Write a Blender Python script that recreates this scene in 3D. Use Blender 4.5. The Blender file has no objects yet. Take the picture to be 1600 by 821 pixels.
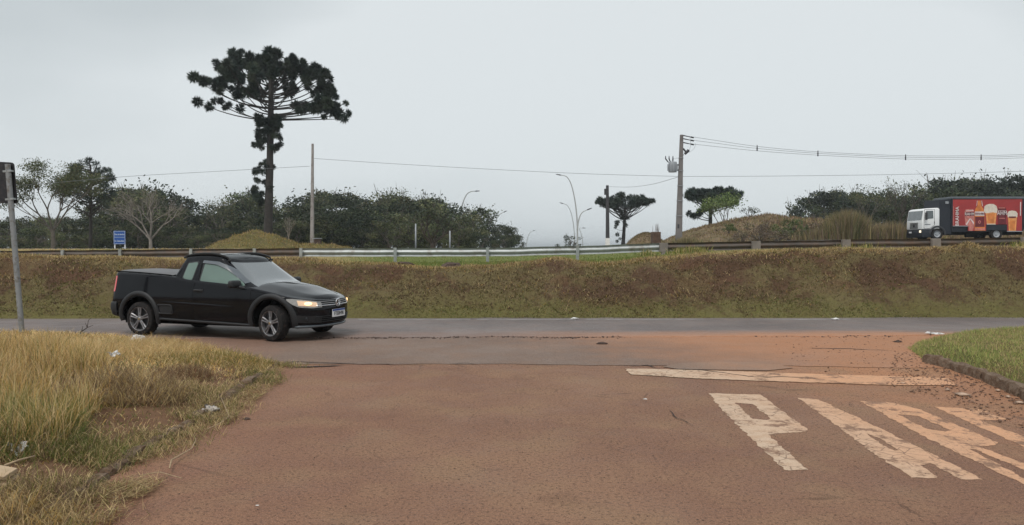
import bpy, bmesh, math, random
import numpy as np
from mathutils import Vector, Matrix
from mathutils.geometry import tessellate_polygon

random.seed(7)
R = math.radians
scene = bpy.context.scene
COL = scene.collection

# ------------------------------------------------------------ camera
CAM_H = 1.53
PITCH = math.atan(22.5 / 1200.0)
cam_data = bpy.data.cameras.new('camera')
cam = bpy.data.objects.new('camera', cam_data)
COL.objects.link(cam)
cam.location = (0, 0, CAM_H)
cam.rotation_euler = (math.pi / 2 - PITCH, 0, 0)
cam_data.lens = 27.0
cam_data.sensor_width = 36.0
cam_data.clip_start = 0.05
cam_data.clip_end = 9000
scene.camera = cam

# ------------------------------------------------------------ light
SUN_EL, SUN_AZ = R(58), R(205)     # high, a little behind the camera to the left
world = bpy.data.worlds.new("World")
scene.world = world
world.use_nodes = True
wn, wl = world.node_tree.nodes, world.node_tree.links
wn.clear()
w_out = wn.new('ShaderNodeOutputWorld')
w_bg = wn.new('ShaderNodeBackground')
w_bg.inputs['Strength'].default_value = 0.1
sky = wn.new('ShaderNodeTexSky')
sky.sky_type = 'NISHITA'
sky.sun_disc = False
sky.sun_elevation = SUN_EL
sky.sun_rotation = SUN_AZ
sky.air_density = 1.0
sky.dust_density = 4.0
w_hs = wn.new('ShaderNodeHueSaturation')
w_hs.inputs['Saturation'].default_value = 0.35
w_tc = wn.new('ShaderNodeTexCoord')
w_map = wn.new('ShaderNodeMapping')
w_map.inputs['Scale'].default_value = (1.0, 1.0, 2.6)
w_noise = wn.new('ShaderNodeTexNoise')
w_noise.inputs['Scale'].default_value = 1.15
w_noise.inputs['Detail'].default_value = 4.0
w_noise.inputs['Roughness'].default_value = 0.45
w_ramp = wn.new('ShaderNodeValToRGB')
w_ramp.color_ramp.elements[0].position = 0.43
w_ramp.color_ramp.elements[0].color = (0.430, 0.470, 0.488, 1)
w_ramp.color_ramp.elements[1].position = 0.57
w_ramp.color_ramp.elements[1].color = (0.585, 0.622, 0.638, 1)
w_sc = wn.new('ShaderNodeVectorMath'); w_sc.operation = 'SCALE'
w_sc.inputs['Scale'].default_value = 10.0
w_sep = wn.new('ShaderNodeSeparateXYZ')
w_hr = wn.new('ShaderNodeMapRange')
w_hr.inputs['From Min'].default_value = 0.0
w_hr.inputs['From Max'].default_value = 0.34
w_hr.inputs['To Min'].default_value = 0.6
w_hr.inputs['To Max'].default_value = 0.0
w_mixh = wn.new('ShaderNodeMixRGB')
w_mixh.inputs['Color2'].default_value = (0.560, 0.608, 0.628, 1)
w_mix = wn.new('ShaderNodeMixRGB')
w_mix.inputs['Fac'].default_value = 0.90
wl.new(sky.outputs['Color'], w_hs.inputs['Color'])
wl.new(w_tc.outputs['Generated'], w_map.inputs['Vector'])
wl.new(w_map.outputs['Vector'], w_noise.inputs['Vector'])
wl.new(w_noise.outputs['Fac'], w_ramp.inputs['Fac'])
wl.new(w_tc.outputs['Generated'], w_sep.inputs['Vector'])
wl.new(w_sep.outputs['Z'], w_hr.inputs['Value'])
wl.new(w_hr.outputs['Result'], w_mixh.inputs['Fac'])
wl.new(w_ramp.outputs['Color'], w_mixh.inputs['Color1'])
wl.new(w_mixh.outputs['Color'], w_sc.inputs[0])
wl.new(w_hs.outputs['Color'], w_mix.inputs['Color1'])
wl.new(w_sc.outputs['Vector'], w_mix.inputs['Color2'])
wl.new(w_mix.outputs['Color'], w_bg.inputs['Color'])
wl.new(w_bg.outputs['Background'], w_out.inputs['Surface'])

sun_data = bpy.data.lights.new('sun', 'SUN')
sun_data.energy = 1.5
sun_data.angle = R(22)
sun_data.color = (1.0, 0.955, 0.90)
sun = bpy.data.objects.new('sun', sun_data)
COL.objects.link(sun)
_sd = Vector((math.sin(SUN_AZ) * math.cos(SUN_EL), math.cos(SUN_AZ) * math.cos(SUN_EL), math.sin(SUN_EL)))
sun.rotation_euler = _sd.to_track_quat('Z', 'Y').to_euler()

scene.view_settings.view_transform = 'Standard'
scene.view_settings.look = 'None'
scene.view_settings.gamma = 1.0
scene.view_settings.use_curve_mapping = False
scene.view_settings.exposure = 0.40

# ------------------------------------------------------------ helpers
SP, CP = math.sin(PITCH), math.cos(PITCH)
def ray(px, py):
    u = (px - 800) / 1200.0
    v = (410.5 - py) / 1200.0
    return Vector((u, CP + v * SP, v * CP - SP))
def gp(px, py, z=0.0):
    """point of the plane at height z seen at a pixel"""
    d = ray(px, py)
    t = (z - CAM_H) / d.z
    return Vector((d.x * t, d.y * t, z))
def at(px, py, y):
    """point at distance y seen at a pixel"""
    d = ray(px, py)
    t = y / d.y
    return Vector((d.x * t, y, CAM_H + d.z * t))

def tag(o, label=None, cat=None, group=None, kind=None):
    if label: o['label'] = label
    if cat: o['category'] = cat
    if group: o['group'] = group
    if kind: o['kind'] = kind
    return o
def empty(name, loc=(0, 0, 0), rz=0.0, label=None, cat=None, group=None):
    o = bpy.data.objects.new(name, None)
    o.empty_display_size = 0.2
    COL.objects.link(o)
    o.location = loc
    o.rotation_euler = (0, 0, rz)
    return tag(o, label, cat, group)
def link(name, me, parent=None, loc=None):
    o = bpy.data.objects.new(name, me)
    COL.objects.link(o)
    if parent is not None: o.parent = parent
    if loc is not None: o.location = loc
    return o
def copy_tree(o, parent=None):
    c = o.copy()
    COL.objects.link(c)
    if parent is not None: c.parent = parent
    for ch in list(o.children):
        copy_tree(ch, c)
    return c

class MB:
    """collects shapes and links them as one mesh object"""
    def __init__(self):
        self.v, self.f, self.m = [], [], []
        self.cur = 0
    def add(self, vs, fs, m=None):
        b = len(self.v)
        self.v.extend([tuple(p) for p in vs])
        self.f.extend([tuple(i + b for i in f) for f in fs])
        self.m.extend([self.cur if m is None else m] * len(fs))
    def box(self, c, s, rz=0.0, m=None, rx=0.0, ry=0.0, bev=0.0):
        hx, hy, hz = s[0] / 2, s[1] / 2, s[2] / 2
        M = Matrix.Translation(Vector(c)) @ Matrix.Rotation(rz, 4, 'Z') @ Matrix.Rotation(ry, 4, 'Y') @ Matrix.Rotation(rx, 4, 'X')
        if bev <= 0:
            vs = [M @ Vector((x * hx, y * hy, z * hz)) for z in (-1, 1) for x, y in ((-1, -1), (1, -1), (1, 1), (-1, 1))]
            self.add(vs, [(3, 2, 1, 0), (4, 5, 6, 7), (0, 1, 5, 4), (1, 2, 6, 5), (2, 3, 7, 6), (3, 0, 4, 7)], m)
        else:
            bm = bmesh.new()
            bmesh.ops.create_cube(bm, size=1.0)
            for v in bm.verts: v.co = Vector((v.co.x * s[0], v.co.y * s[1], v.co.z * s[2]))
            bmesh.ops.bevel(bm, geom=list(bm.edges), offset=bev, segments=3, profile=0.5, affect='EDGES', clamp_overlap=True)
            bm.verts.index_update()
            self.add([M @ v.co for v in bm.verts], [[v.index for v in f.verts] for f in bm.faces], m)
            bm.free()
    def tube(self, pts, rad, n=6, m=None, caps=True, flat=1.0):
        pts = [Vector(p) for p in pts]
        if not hasattr(rad, '__len__'): rad = [rad] * len(pts)
        rings, up = [], None
        for i, p in enumerate(pts):
            a = pts[max(i - 1, 0)]; b = pts[min(i + 1, len(pts) - 1)]
            t = (b - a)
            if t.length < 1e-9: t = Vector((0, 0, 1))
            t.normalize()
            if up is None:
                up = t.orthogonal().normalized()
            up = (up - t * up.dot(t))
            if up.length < 1e-6: up = t.orthogonal()
            up.normalize()
            s = t.cross(up)
            rings.append([p + (up * math.cos(2 * math.pi * k / n) + s * math.sin(2 * math.pi * k / n) * flat) * rad[i] for k in range(n)])
        vs = [q for r in rings for q in r]
        fs = []
        for i in range(len(rings) - 1):
            for k in range(n):
                a, b = i * n + k, i * n + (k + 1) % n
                fs.append((a, b, b + n, a + n))
        if caps:
            fs.append(tuple(reversed(range(n))))
            fs.append(tuple(range((len(rings) - 1) * n, len(rings) * n)))
        self.add(vs, fs, m)
    def prism(self, poly, z0, z1, axis='Z', m=None):
        """extrudes a 2D polygon; axis 'Z': (x,y) up, axis 'Y': (x,z) along y"""
        n = len(poly)
        if axis == 'Z':
            vs = [(x, y, z0) for x, y in poly] + [(x, y, z1) for x, y in poly]
        else:
            vs = [(x, z0, z) for x, z in poly] + [(x, z1, z) for x, z in poly]
        tri = tessellate_polygon([[Vector((x, y, 0)) for x, y in poly]])
        fs = []
        for t in tri:
            a, b, c = t
            pa, pb, pc = (Vector(poly[i]) for i in t)
            ccw = (pb - pa).cross(pc - pa) > 0
            if not ccw: a, b, c = c, b, a
            fs.append((c, b, a)); fs.append((a + n, b + n, c + n))
        area = sum(poly[i][0] * poly[(i + 1) % n][1] - poly[(i + 1) % n][0] * poly[i][1] for i in range(n))
        for i in range(n):
            j = (i + 1) % n
            q = (i, j, j + n, i + n)
            fs.append(q if area > 0 else tuple(reversed(q)))
        if axis == 'Y': fs = [tuple(reversed(f)) for f in fs]
        self.add(vs, fs, m)
    def lathe(self, prof, n=24, axis='Y', m=None, c=(0, 0, 0)):
        vs, fs = [], []
        k = len(prof)
        for i in range(n):
            a = 2 * math.pi * i / n
            for r, h in prof:
                if axis == 'Y': vs.append((c[0] + r * math.cos(a), c[1] + h, c[2] + r * math.sin(a)))
                elif axis == 'Z': vs.append((c[0] + r * math.cos(a), c[1] + r * math.sin(a), c[2] + h))
                else: vs.append((c[0] + h, c[1] + r * math.cos(a), c[2] + r * math.sin(a)))
        for i in range(n):
            j = (i + 1) % n
            for q in range(k - 1):
                fs.append((i * k + q, j * k + q, j * k + q + 1, i * k + q + 1))
        self.add(vs, fs, m)
    def grid(self, rows, m=None, flip=False):
        nr, nc = len(rows), len(rows[0])
        fs = []
        for i in range(nr - 1):
            for j in range(nc - 1):
                q = (i * nc + j, i * nc + j + 1, (i + 1) * nc + j + 1, (i + 1) * nc + j)
                fs.append(tuple(reversed(q)) if flip else q)
        self.add([p for r in rows for p in r], fs, m)
    def mesh(self, name, mats, smooth=False, angle=None, recalc=False):
        me = bpy.data.meshes.new(name)
        me.from_pydata(self.v, [], self.f)
        if not isinstance(mats, (list, tuple)): mats = [mats]
        for mt in mats: me.materials.append(mt)
        me.polygons.foreach_set('material_index', self.m)
        if recalc:
            bm = bmesh.new(); bm.from_mesh(me)
            bmesh.ops.remove_doubles(bm, verts=bm.verts, dist=1e-5)
            bmesh.ops.recalc_face_normals(bm, faces=bm.faces)
            bm.to_mesh(me); bm.free()
        if smooth:
            me.polygons.foreach_set('use_smooth', [True] * len(me.polygons))
            if angle: me.set_sharp_from_angle(angle=R(angle))
        me.update()
        return me
    def build(self, name, mats, parent=None, smooth=False, angle=None, recalc=False, loc=None):
        return link(name, self.mesh(name, mats, smooth, angle, recalc), parent, loc)

def np_mesh(name, V, F, mat, col=None, smooth=False):
    """V (n,3), F (m,3|4) numpy arrays -> mesh; col (n,3) per vertex colour of the thing itself"""
    me = bpy.data.meshes.new(name)
    k = F.shape[1]
    me.vertices.add(len(V)); me.vertices.foreach_set('co', V.astype(np.float32).ravel())
    me.loops.add(F.size); me.loops.foreach_set('vertex_index', F.astype(np.int32).ravel())
    me.polygons.add(len(F))
    me.polygons.foreach_set('loop_start', np.arange(0, F.size, k, dtype=np.int32))
    me.polygons.foreach_set('loop_total', np.full(len(F), k, dtype=np.int32))
    if smooth: me.polygons.foreach_set('use_smooth', np.ones(len(F), dtype=bool))
    me.update(calc_edges=True)
    if col is not None:
        a = me.color_attributes.new('hue', 'FLOAT_COLOR', 'POINT')
        c4 = np.ones((len(V), 4), dtype=np.float32); c4[:, :3] = col
        a.data.foreach_set('color', c4.ravel())
    me.materials.append(mat)
    return me

def _hash(ix, iy, seed):
    n = (ix.astype(np.int64) * 374761393 + iy.astype(np.int64) * 668265263 + seed * 1442695041) & 0xffffffff
    n = ((n ^ (n >> 13)) * 1274126177) & 0xffffffff
    n = n ^ (n >> 16)
    return (n & 0xffff) / 65535.0
def vnoise(x, y, seed=0):
    x = np.asarray(x, float); y = np.asarray(y, float)
    ix, iy = np.floor(x), np.floor(y)
    fx, fy = x - ix, y - iy
    fx = fx * fx * (3 - 2 * fx); fy = fy * fy * (3 - 2 * fy)
    a = _hash(ix, iy, seed); b = _hash(ix + 1, iy, seed); c = _hash(ix, iy + 1, seed); d = _hash(ix + 1, iy + 1, seed)
    return (a * (1 - fx) + b * fx) * (1 - fy) + (c * (1 - fx) + d * fx) * fy
def fbm(x, y, seed=0, octs=4):
    s, a, t = 0.0, 1.0, 0.0
    for o in range(octs):
        s = s + a * vnoise(np.asarray(x) * 2 ** o, np.asarray(y) * 2 ** o, seed + o * 17); t += a; a *= 0.5
    return s / t
def sstep(a, b, x):
    t = np.clip((np.asarray(x, float) - a) / (b - a), 0, 1)
    return t * t * (3 - 2 * t)

# ------------------------------------------------------------ materials
def nt(m): return m.node_tree.nodes, m.node_tree.links
def mat(name, col, rough=0.6, metal=0.0, spec=0.5, coat=0.0, emit=None, es=1.0, var=0.12, scale=8.0, bump=0.0, bscale=60.0, dirt=None, dirt_amt=0.0):
    """principled with a procedural tint variation, optional dirt patches and fine relief"""
    m = bpy.data.materials.new(name); m.use_nodes = True
    n, l = nt(m); b = n['Principled BSDF']
    b.inputs['Roughness'].default_value = rough
    b.inputs['Metallic'].default_value = metal
    b.inputs['Specular IOR Level'].default_value = spec
    b.inputs['Coat Weight'].default_value = coat
    b.inputs['Coat Roughness'].default_value = 0.06
    tc = n.new('ShaderNodeTexCoord')
    no = n.new('ShaderNodeTexNoise'); no.inputs['Scale'].default_value = scale; no.inputs['Detail'].default_value = 4
    l.new(tc.outputs['Object'], no.inputs['Vector'])
    rp = n.new('ShaderNodeValToRGB')
    c = np.array(col[:3])
    rp.color_ramp.elements[0].position = 0.3; rp.color_ramp.elements[1].position = 0.7
    rp.color_ramp.elements[0].color = (*(c * (1 - var)), 1)
    rp.color_ramp.elements[1].color = (*np.minimum(c * (1 + var), 1), 1)
    l.new(no.outputs['Fac'], rp.inputs['Fac'])
    out = rp.outputs['Color']
    if dirt is not None:
        n2 = n.new('ShaderNodeTexNoise'); n2.inputs['Scale'].default_value = scale * 2.7; n2.inputs['Detail'].default_value = 6
        l.new(tc.outputs['Object'], n2.inputs['Vector'])
        r2 = n.new('ShaderNodeValToRGB')
        r2.color_ramp.elements[0].position = 0.62 - dirt_amt * 0.35; r2.color_ramp.elements[1].position = 0.72
        l.new(n2.outputs['Fac'], r2.inputs['Fac'])
        mx = n.new('ShaderNodeMixRGB'); mx.inputs['Color2'].default_value = (*dirt, 1)
        l.new(r2.outputs['Color'], mx.inputs['Fac']); l.new(out, mx.inputs['Color1'])
        out = mx.outputs['Color']
    l.new(out, b.inputs['Base Color'])
    if emit is not None:
        b.inputs['Emission Color'].default_value = (*emit, 1); b.inputs['Emission Strength'].default_value = es
    if bump > 0:
        n3 = n.new('ShaderNodeTexNoise'); n3.inputs['Scale'].default_value = bscale; n3.inputs['Detail'].default_value = 5
        l.new(tc.outputs['Object'], n3.inputs['Vector'])
        bp = n.new('ShaderNodeBump'); bp.inputs['Strength'].default_value = bump; bp.inputs['Distance'].default_value = 0.01
        l.new(n3.outputs['Fac'], bp.inputs['Height']); l.new(bp.outputs['Normal'], b.inputs['Normal'])
    return m
def leaf_mat(name, rough=0.7, trans=0.0, spec=0.2):
    """foliage: per-leaf tint stored on the mesh"""
    m = bpy.data.materials.new(name); m.use_nodes = True
    n, l = nt(m); b = n['Principled BSDF']
    b.inputs['Roughness'].default_value = rough
    b.inputs['Specular IOR Level'].default_value = spec
    a = n.new('ShaderNodeAttribute'); a.attribute_name = 'hue'
    l.new(a.outputs['Color'], b.inputs['Base Color'])
    if trans > 0:
        t = n.new('ShaderNodeBsdfTranslucent'); l.new(a.outputs['Color'], t.inputs['Color'])
        mx = n.new('ShaderNodeMixShader'); mx.inputs['Fac'].default_value = trans
        l.new(b.outputs['BSDF'], mx.inputs[1]); l.new(t.outputs['BSDF'], mx.inputs[2])
        l.new(mx.outputs['Shader'], n['Material Output'].inputs['Surface'])
    return m
class G:
    """small node-graph builder"""
    def __init__(s, name):
        s.m = bpy.data.materials.new(name); s.m.use_nodes = True
        s.n, s.l = nt(s.m); s.b = s.n['Principled BSDF']
        s.geo = s.n.new('ShaderNodeNewGeometry'); s.P = s.geo.outputs['Position']
        s.sep = s.n.new('ShaderNodeSeparateXYZ'); s.l.new(s.P, s.sep.inputs[0])
        s.X, s.Y, s.Z = s.sep.outputs
    def noise(s, scale, detail=4, rough=0.5, stretch=None, dist=0.0):
        v = s.P
        if stretch:
            mp = s.n.new('ShaderNodeMapping'); mp.inputs['Scale'].default_value = stretch; s.l.new(v, mp.inputs['Vector']); v = mp.outputs['Vector']
        t = s.n.new('ShaderNodeTexNoise'); t.inputs['Scale'].default_value = scale; t.inputs['Detail'].default_value = detail
        t.inputs['Roughness'].default_value = rough; t.inputs['Distortion'].default_value = dist
        s.l.new(v, t.inputs['Vector']); return t.outputs['Fac']
    def voro(s, scale, feature='F1', stretch=None):
        v = s.P
        if stretch:
            mp = s.n.new('ShaderNodeMapping'); mp.inputs['Scale'].default_value = stretch; s.l.new(v, mp.inputs['Vector']); v = mp.outputs['Vector']
        t = s.n.new('ShaderNodeTexVoronoi'); t.feature = feature; t.inputs['Scale'].default_value = scale
        s.l.new(v, t.inputs['Vector']); return t.outputs['Distance']
    def math(s, op, a, b=None, clamp=False):
        t = s.n.new('ShaderNodeMath'); t.operation = op; t.use_clamp = clamp
        for i, q in enumerate((a, b)):
            if q is None: continue
            if isinstance(q, (int, float)): t.inputs[i].default_value = q
            else: s.l.new(q, t.inputs[i])
        return t.outputs[0]
    def ramp(s, f, a, b, va=0.0, vb=1.0):
        t = s.n.new('ShaderNodeMapRange'); t.interpolation_type = 'SMOOTHSTEP'
        t.inputs['From Min'].default_value = a; t.inputs['From Max'].default_value = b
        t.inputs['To Min'].default_value = va; t.inputs['To Max'].default_value = vb
        s.l.new(f, t.inputs['Value']); return t.outputs['Result']
    def mix(s, f, a, b, mode='MIX'):
        t = s.n.new('ShaderNodeMixRGB'); t.blend_type = mode
        for i, q in (('Fac', f), ('Color1', a), ('Color2', b)):
            if isinstance(q, (int, float)): t.inputs[i].default_value = q
            elif isinstance(q, tuple): t.inputs[i].default_value = (*q, 1) if len(q) == 3 else q
            else: s.l.new(q, t.inputs[i])
        return t.outputs['Color']
    def done(s, col, rough=0.8, height=None, bstr=0.5, bdist=0.01, spec=0.3):
        s.l.new(col, s.b.inputs['Base Color'])
        if isinstance(rough, (int, float)): s.b.inputs['Roughness'].default_value = rough
        else: s.l.new(rough, s.b.inputs['Roughness'])
        s.b.inputs['Specular IOR Level'].default_value = spec
        if height is not None:
            bp = s.n.new('ShaderNodeBump'); bp.inputs['Strength'].default_value = bstr; bp.inputs['Distance'].default_value = bdist
            s.l.new(height, bp.inputs['Height']); s.l.new(bp.outputs['Normal'], s.b.inputs['Normal'])
        return s.m
# ------------------------------------------------------------ terrain heights
def px_of(x, y): return 800 + 1200 * x / y
_crest = np.array([(-900, 397), (0, 397), (110, 398), (200, 401), (290, 404), (420, 405), (540, 407), (620, 412), (700, 415), (780, 414), (825, 409), (870, 404), (940, 408),
                   (1000, 402), (1060, 397), (1100, 394), (1200, 390), (1300, 388), (1400, 387), (1500, 386), (1600, 385), (2600, 384)], float)
_crest_x = (_crest[:, 0] - 800) * 20 / 1200
_crest_z = 1.53 - (_crest[:, 1] + 3.5 - 388) * 20 / 1200
_gbase = np.array([(-900, 1.10), (0, 1.12), (300, 1.05), (618, 0.98), (762, 1.01), (902, 1.04), (1040, 1.24), (1180, 1.44), (1320, 1.44), (1460, 1.50), (1600, 1.55), (2600, 1.6)], float)
_gbase_x = (_gbase[:, 0] - 800) * 28 / 1200
def road_z(x, y=57.0):
    return 1.48 + sstep(4, 26, x) * (0.655 + 0.0125 * (np.clip(y, 30, 63) - 57.0))
def H(x, y):
    x = np.asarray(x, float); y = np.asarray(y, float)
    zc = np.interp(x, _crest_x, _crest_z) + 0.19 * (fbm(x * 0.9, x * 0 + 3.3, 5) - 0.5)
    foot = 16.62 + 0.012 * (x - 2) + 0.10 * (fbm(x * 0.5, x * 0, 9) - 0.5)
    wob = 0.9 * (fbm(x * 0.22, x * 0 + 7.7, 11) - 0.5)
    ycr = 19.6 + wob
    t = np.clip((y - foot) / (ycr - foot), 0, 1)
    prof = t ** 0.85
    prof = prof * 0.55 + 0.45 * (t * t * (3 - 2 * t))
    bank = zc * prof
    face = np.clip(t * 6, 0, 1) * np.clip((1 - t) * 5, 0, 1)
    bank = bank + face * (0.80 * (fbm(x * 0.7, y * 0.9, 3) - 0.5) + 0.42 * (fbm(x * 2.4, y * 2.6, 21) - 0.5))
    bank = bank + np.clip(t * 8, 0, 1) * 0.12 * (fbm(x * 6, y * 6, 31, 3) - 0.5)
    zg = np.interp(x * 28 / np.maximum(y, 20), _gbase_x, _gbase_z)
    mid = zc + (zg - zc) * sstep(20.2, 28, y)
    zr = road_z(x, y)
    hi = zg + (zr - zg) * sstep(29, 33.5, y)
    z = np.where(y < ycr, bank, np.where(y < 28.5, mid + 0.05 * (fbm(x * 1.3, y * 1.3, 41) - 0.5), hi))
    return z
_gbase_z = _gbase[:, 1]

# ------------------------------------------------------------ ground and road materials
def asphalt(name, base, light, dusty, orange=None, speck=1.0, rough=(0.62, 0.85), cracks=False):
    g = G(name)
    big = g.noise(0.33, 5, 0.6); mid = g.noise(1.7, 5, 0.6); fine = g.noise(38, 4, 0.8); tiny = g.noise(110, 2, 0.8)
    c = g.mix(g.ramp(big, 0.36, 0.64), base, light)
    c = g.mix(g.math('MULTIPLY', g.ramp(mid, 0.45, 0.75), 0.6), c, dusty)
    # traffic-worn lengthwise streaks
    st = g.noise(1.0, 4, 0.6, stretch=(3.0, 0.25, 1))
    c = g.mix(g.math('MULTIPLY', g.ramp(st, 0.52, 0.72), 0.16), c, tuple(q * 0.72 for q in base))
    if orange is not None:
        c = orange(g, c)
    if cracks:
        for sc_, lo_ in ((1.5, 0.53), (4.0, 0.56)):
            v = g.voro(sc_, 'DISTANCE_TO_EDGE')
            wv = g.math('ADD', v, g.math('MULTIPLY', g.math('SUBTRACT', g.noise(sc_ * 3, 4), 0.5), 0.14))
            mk = g.math('MULTIPLY', g.ramp(wv, 0.022, 0.0), g.ramp(g.noise(0.55 + sc_ * .1, 3), lo_, lo_ + .12, 0, .6))
            c = g.mix(mk, c, tuple(q * 0.3 for q in base))
        stn = g.ramp(g.noise(0.9, 3, 0.5, dist=1.2), 0.60, 0.70)
        c = g.mix(g.math('MULTIPLY', stn, 0.30), c, tuple(q * 0.55 for q in base))
        red = g.ramp(g.math('ADD', g.math('MULTIPLY', g.X, -0.35), g.math('MULTIPLY', g.noise(0.6, 4, .6), 2.0)), 1.1, 2.3)
        c = g.mix(g.math('MULTIPLY', red, 0.30), c, (0.27, 0.118, 0.070))
        pt = g.noise(1.3, 3, .5)
        c = g.mix(g.math('MULTIPLY', g.ramp(pt, .5, .66), .35), c, (0.245, 0.155, 0.085))
    c = g.mix(g.math('MULTIPLY', g.ramp(fine, 0.515, 0.62), 0.52 * speck), c, tuple(q * 0.28 for q in base))
    c = g.mix(g.math('MULTIPLY', g.ramp(tiny, 0.55, 0.64), 0.40 * speck), c, tuple(min(1, q * 2.0) for q in light))
    v = g.voro(42)
    hgt = g.math('ADD', g.math('MULTIPLY', v, 0.6), g.math('MULTIPLY', fine, 0.8))
    rg = g.ramp(mid, 0.3, 0.7, rough[0], rough[1])
    return g.done(c, rg, hgt, 0.8, 0.016, 0.30)
RED_DUST = (0.45, 0.200, 0.092)
def street_orange(g, c):
    # red soil washed over the right-hand side of the junction
    u = g.math('ADD', g.math('MULTIPLY', g.X, 0.55), g.math('MULTIPLY', g.Y, 0.30))
    n = g.noise(0.8, 5, 0.65)
    m = g.ramp(g.math('ADD', u, g.math('MULTIPLY', g.math('SUBTRACT', n, 0.5), 2.6)), 3.5, 6.0)
    c = g.mix(g.math('MULTIPLY', m, 0.75), c, RED_DUST)
    # dusty gutter along the left verge
    e = g.math('ADD', g.X, g.math('MULTIPLY', g.Y, 0.13))
    m2 = g.ramp(g.math('ADD', e, g.math('MULTIPLY', g.math('SUBTRACT', g.noise(2.4, 4), 0.5), 1.2)), -1.7, -2.6)
    return g.mix(g.math('MULTIPLY', m2, 0.40), c, (0.27, 0.135, 0.085))
M_street = asphalt('street_asphalt', (0.188, 0.094, 0.058), (0.248, 0.138, 0.084), (0.282, 0.172, 0.104), street_orange, speck=1.6, cracks=True)
M_apron = asphalt('apron_asphalt', (0.165, 0.112, 0.086), (0.210, 0.150, 0.118), (0.235, 0.150, 0.106), street_orange, speck=0.8)
def cross_orange(g, c):
    n = g.noise(0.7, 5, 0.7, stretch=(0.35, 1.5, 1))
    yy = g.math('ADD', g.Y, g.math('MULTIPLY', g.math('SUBTRACT', n, 0.5), 1.6))
    m = g.ramp(yy, 14.3, 13.3)
    mx = g.ramp(g.X, -1.0, 3.5)
    c = g.mix(g.math('MULTIPLY', g.math('MULTIPLY', m, 0.85), g.math('ADD', g.math('MULTIPLY', mx, 0.8), 0.2)), c, RED_DUST)
    return c
M_cross = asphalt('cross_road_asphalt', (0.128, 0.106, 0.102), (0.188, 0.156, 0.148), (0.205, 0.158, 0.136), cross_orange, speck=0.35, rough=(0.38, 0.6))
def soil_mat():
    g = G('red_soil')
    big = g.noise(0.9, 5, 0.6); f = g.noise(14, 5, 0.7); ff = g.noise(60, 4, 0.7)
    c = g.mix(g.ramp(big, 0.35, 0.65), (0.135, 0.072, 0.045), (0.205, 0.120, 0.072))
    c = g.mix(g.math('MULTIPLY', g.ramp(f, 0.5, 0.72), 0.5), c, (0.24, 0.17, 0.09))
    c = g.mix(g.math('MULTIPLY', g.ramp(ff, 0.55, 0.7), 0.6), c, (0.06, 0.035, 0.022))
    return g.done(c, 0.95, g.math('ADD', f, g.math('MULTIPLY', ff, 0.5)), 0.8, 0.03, 0.1)
M_soil = soil_mat()
def bank_mat():
    g = G('bank_turf')
    big = g.noise(0.55, 5, 0.65); mid = g.noise(2.6, 5, 0.7); f = g.noise(16, 5, 0.7); ff = g.noise(50, 3, 0.7)
    c = g.mix(g.ramp(big, 0.45, 0.55), (0.112, 0.068, 0.044), (0.168, 0.135, 0.066))
    c = g.mix(g.math('MULTIPLY', g.ramp(mid, 0.5, 0.7), 0.7), c, (0.098, 0.055, 0.034))
    low = g.ramp(g.math('ADD', g.Z, g.math('MULTIPLY', g.math('SUBTRACT', mid, 0.5), 1.1)), 0.55, 0.0)
    c = g.mix(g.math('MULTIPLY', low, .8), c, (0.165, 0.155, 0.055))
    top = g.ramp(g.math('ADD', g.Y, g.math('MULTIPLY', g.math('SUBTRACT', mid, 0.5), 1.2)), 19.2, 20.0)
    c = g.mix(top, c, (0.37, 0.29, 0.135))
    bare = g.math('MULTIPLY', g.ramp(g.noise(0.75, 5, 0.65, stretch=(1, 1, 2.2)), 0.50, 0.60), g.ramp(g.Z, 0.35, 0.75))
    bare = g.math('MULTIPLY', bare, g.ramp(g.Y, 20.4, 19.9))
    c = g.mix(g.math('MULTIPLY', bare, 0.50), c, (0.150, 0.080, 0.052))
    grn = g.math('MULTIPLY', g.math('MULTIPLY', g.ramp(g.Y, 20.2, 21.2), g.ramp(g.Y, 36, 34)), g.math('MULTIPLY', g.ramp(g.X, -8, -5), g.ramp(g.X, 11, 7)))
    c = g.mix(g.math('MULTIPLY', grn, 0.85), c, (0.135, 0.185, 0.050))
    far = g.ramp(g.Y, 60, 130)
    c = g.mix(far, c, (0.07, 0.085, 0.035))
    c = g.mix(g.math('MULTIPLY', g.ramp(f, 0.52, 0.66), 0.65), c, (0.045, 0.028, 0.018))
    c = g.mix(g.math('MULTIPLY', g.ramp(ff, 0.56, 0.68), 0.4), c, (0.34, 0.24, 0.12))
    return g.done(c, 0.95, g.math('ADD', f, g.math('MULTIPLY', ff, 0.5)), 1.0, 0.06, 0.1)
M_bank = bank_mat()
M_blade = leaf_mat('grass_blades', 0.75, 0.36, 0.15)

# ------------------------------------------------------------ ground, embankment, roads
xs = np.concatenate([[-4000, -1200, -500, -250, -140, -90, -60, -42, -32, -25, -20], np.arange(-16.5, 17.0, 0.09), [20, 25, 32, 42, 60, 90, 140, 250, 500, 1200, 4000]])
ys = np.concatenate([np.arange(16.3, 20.9, 0.08), np.arange(21.1, 34, 0.5), [36, 40, 46, 52, 58, 64, 72, 84, 100, 130, 180, 300, 700, 1800, 5000]])
XX, YY = np.meshgrid(xs, ys)
ZZ = H(XX, YY)
ZZ[0, :] = -0.25
ZZ = ZZ - 0.25 * sstep(200, 800, YY)
V = np.stack([XX.ravel(), YY.ravel(), ZZ.ravel()], 1)
nc = len(xs)
ii, jj = np.meshgrid(np.arange(len(ys) - 1), np.arange(nc - 1), indexing='ij')
a = (ii * nc + jj).ravel()
F = np.stack([a, a + 1, a + nc + 1, a + nc], 1)
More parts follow.
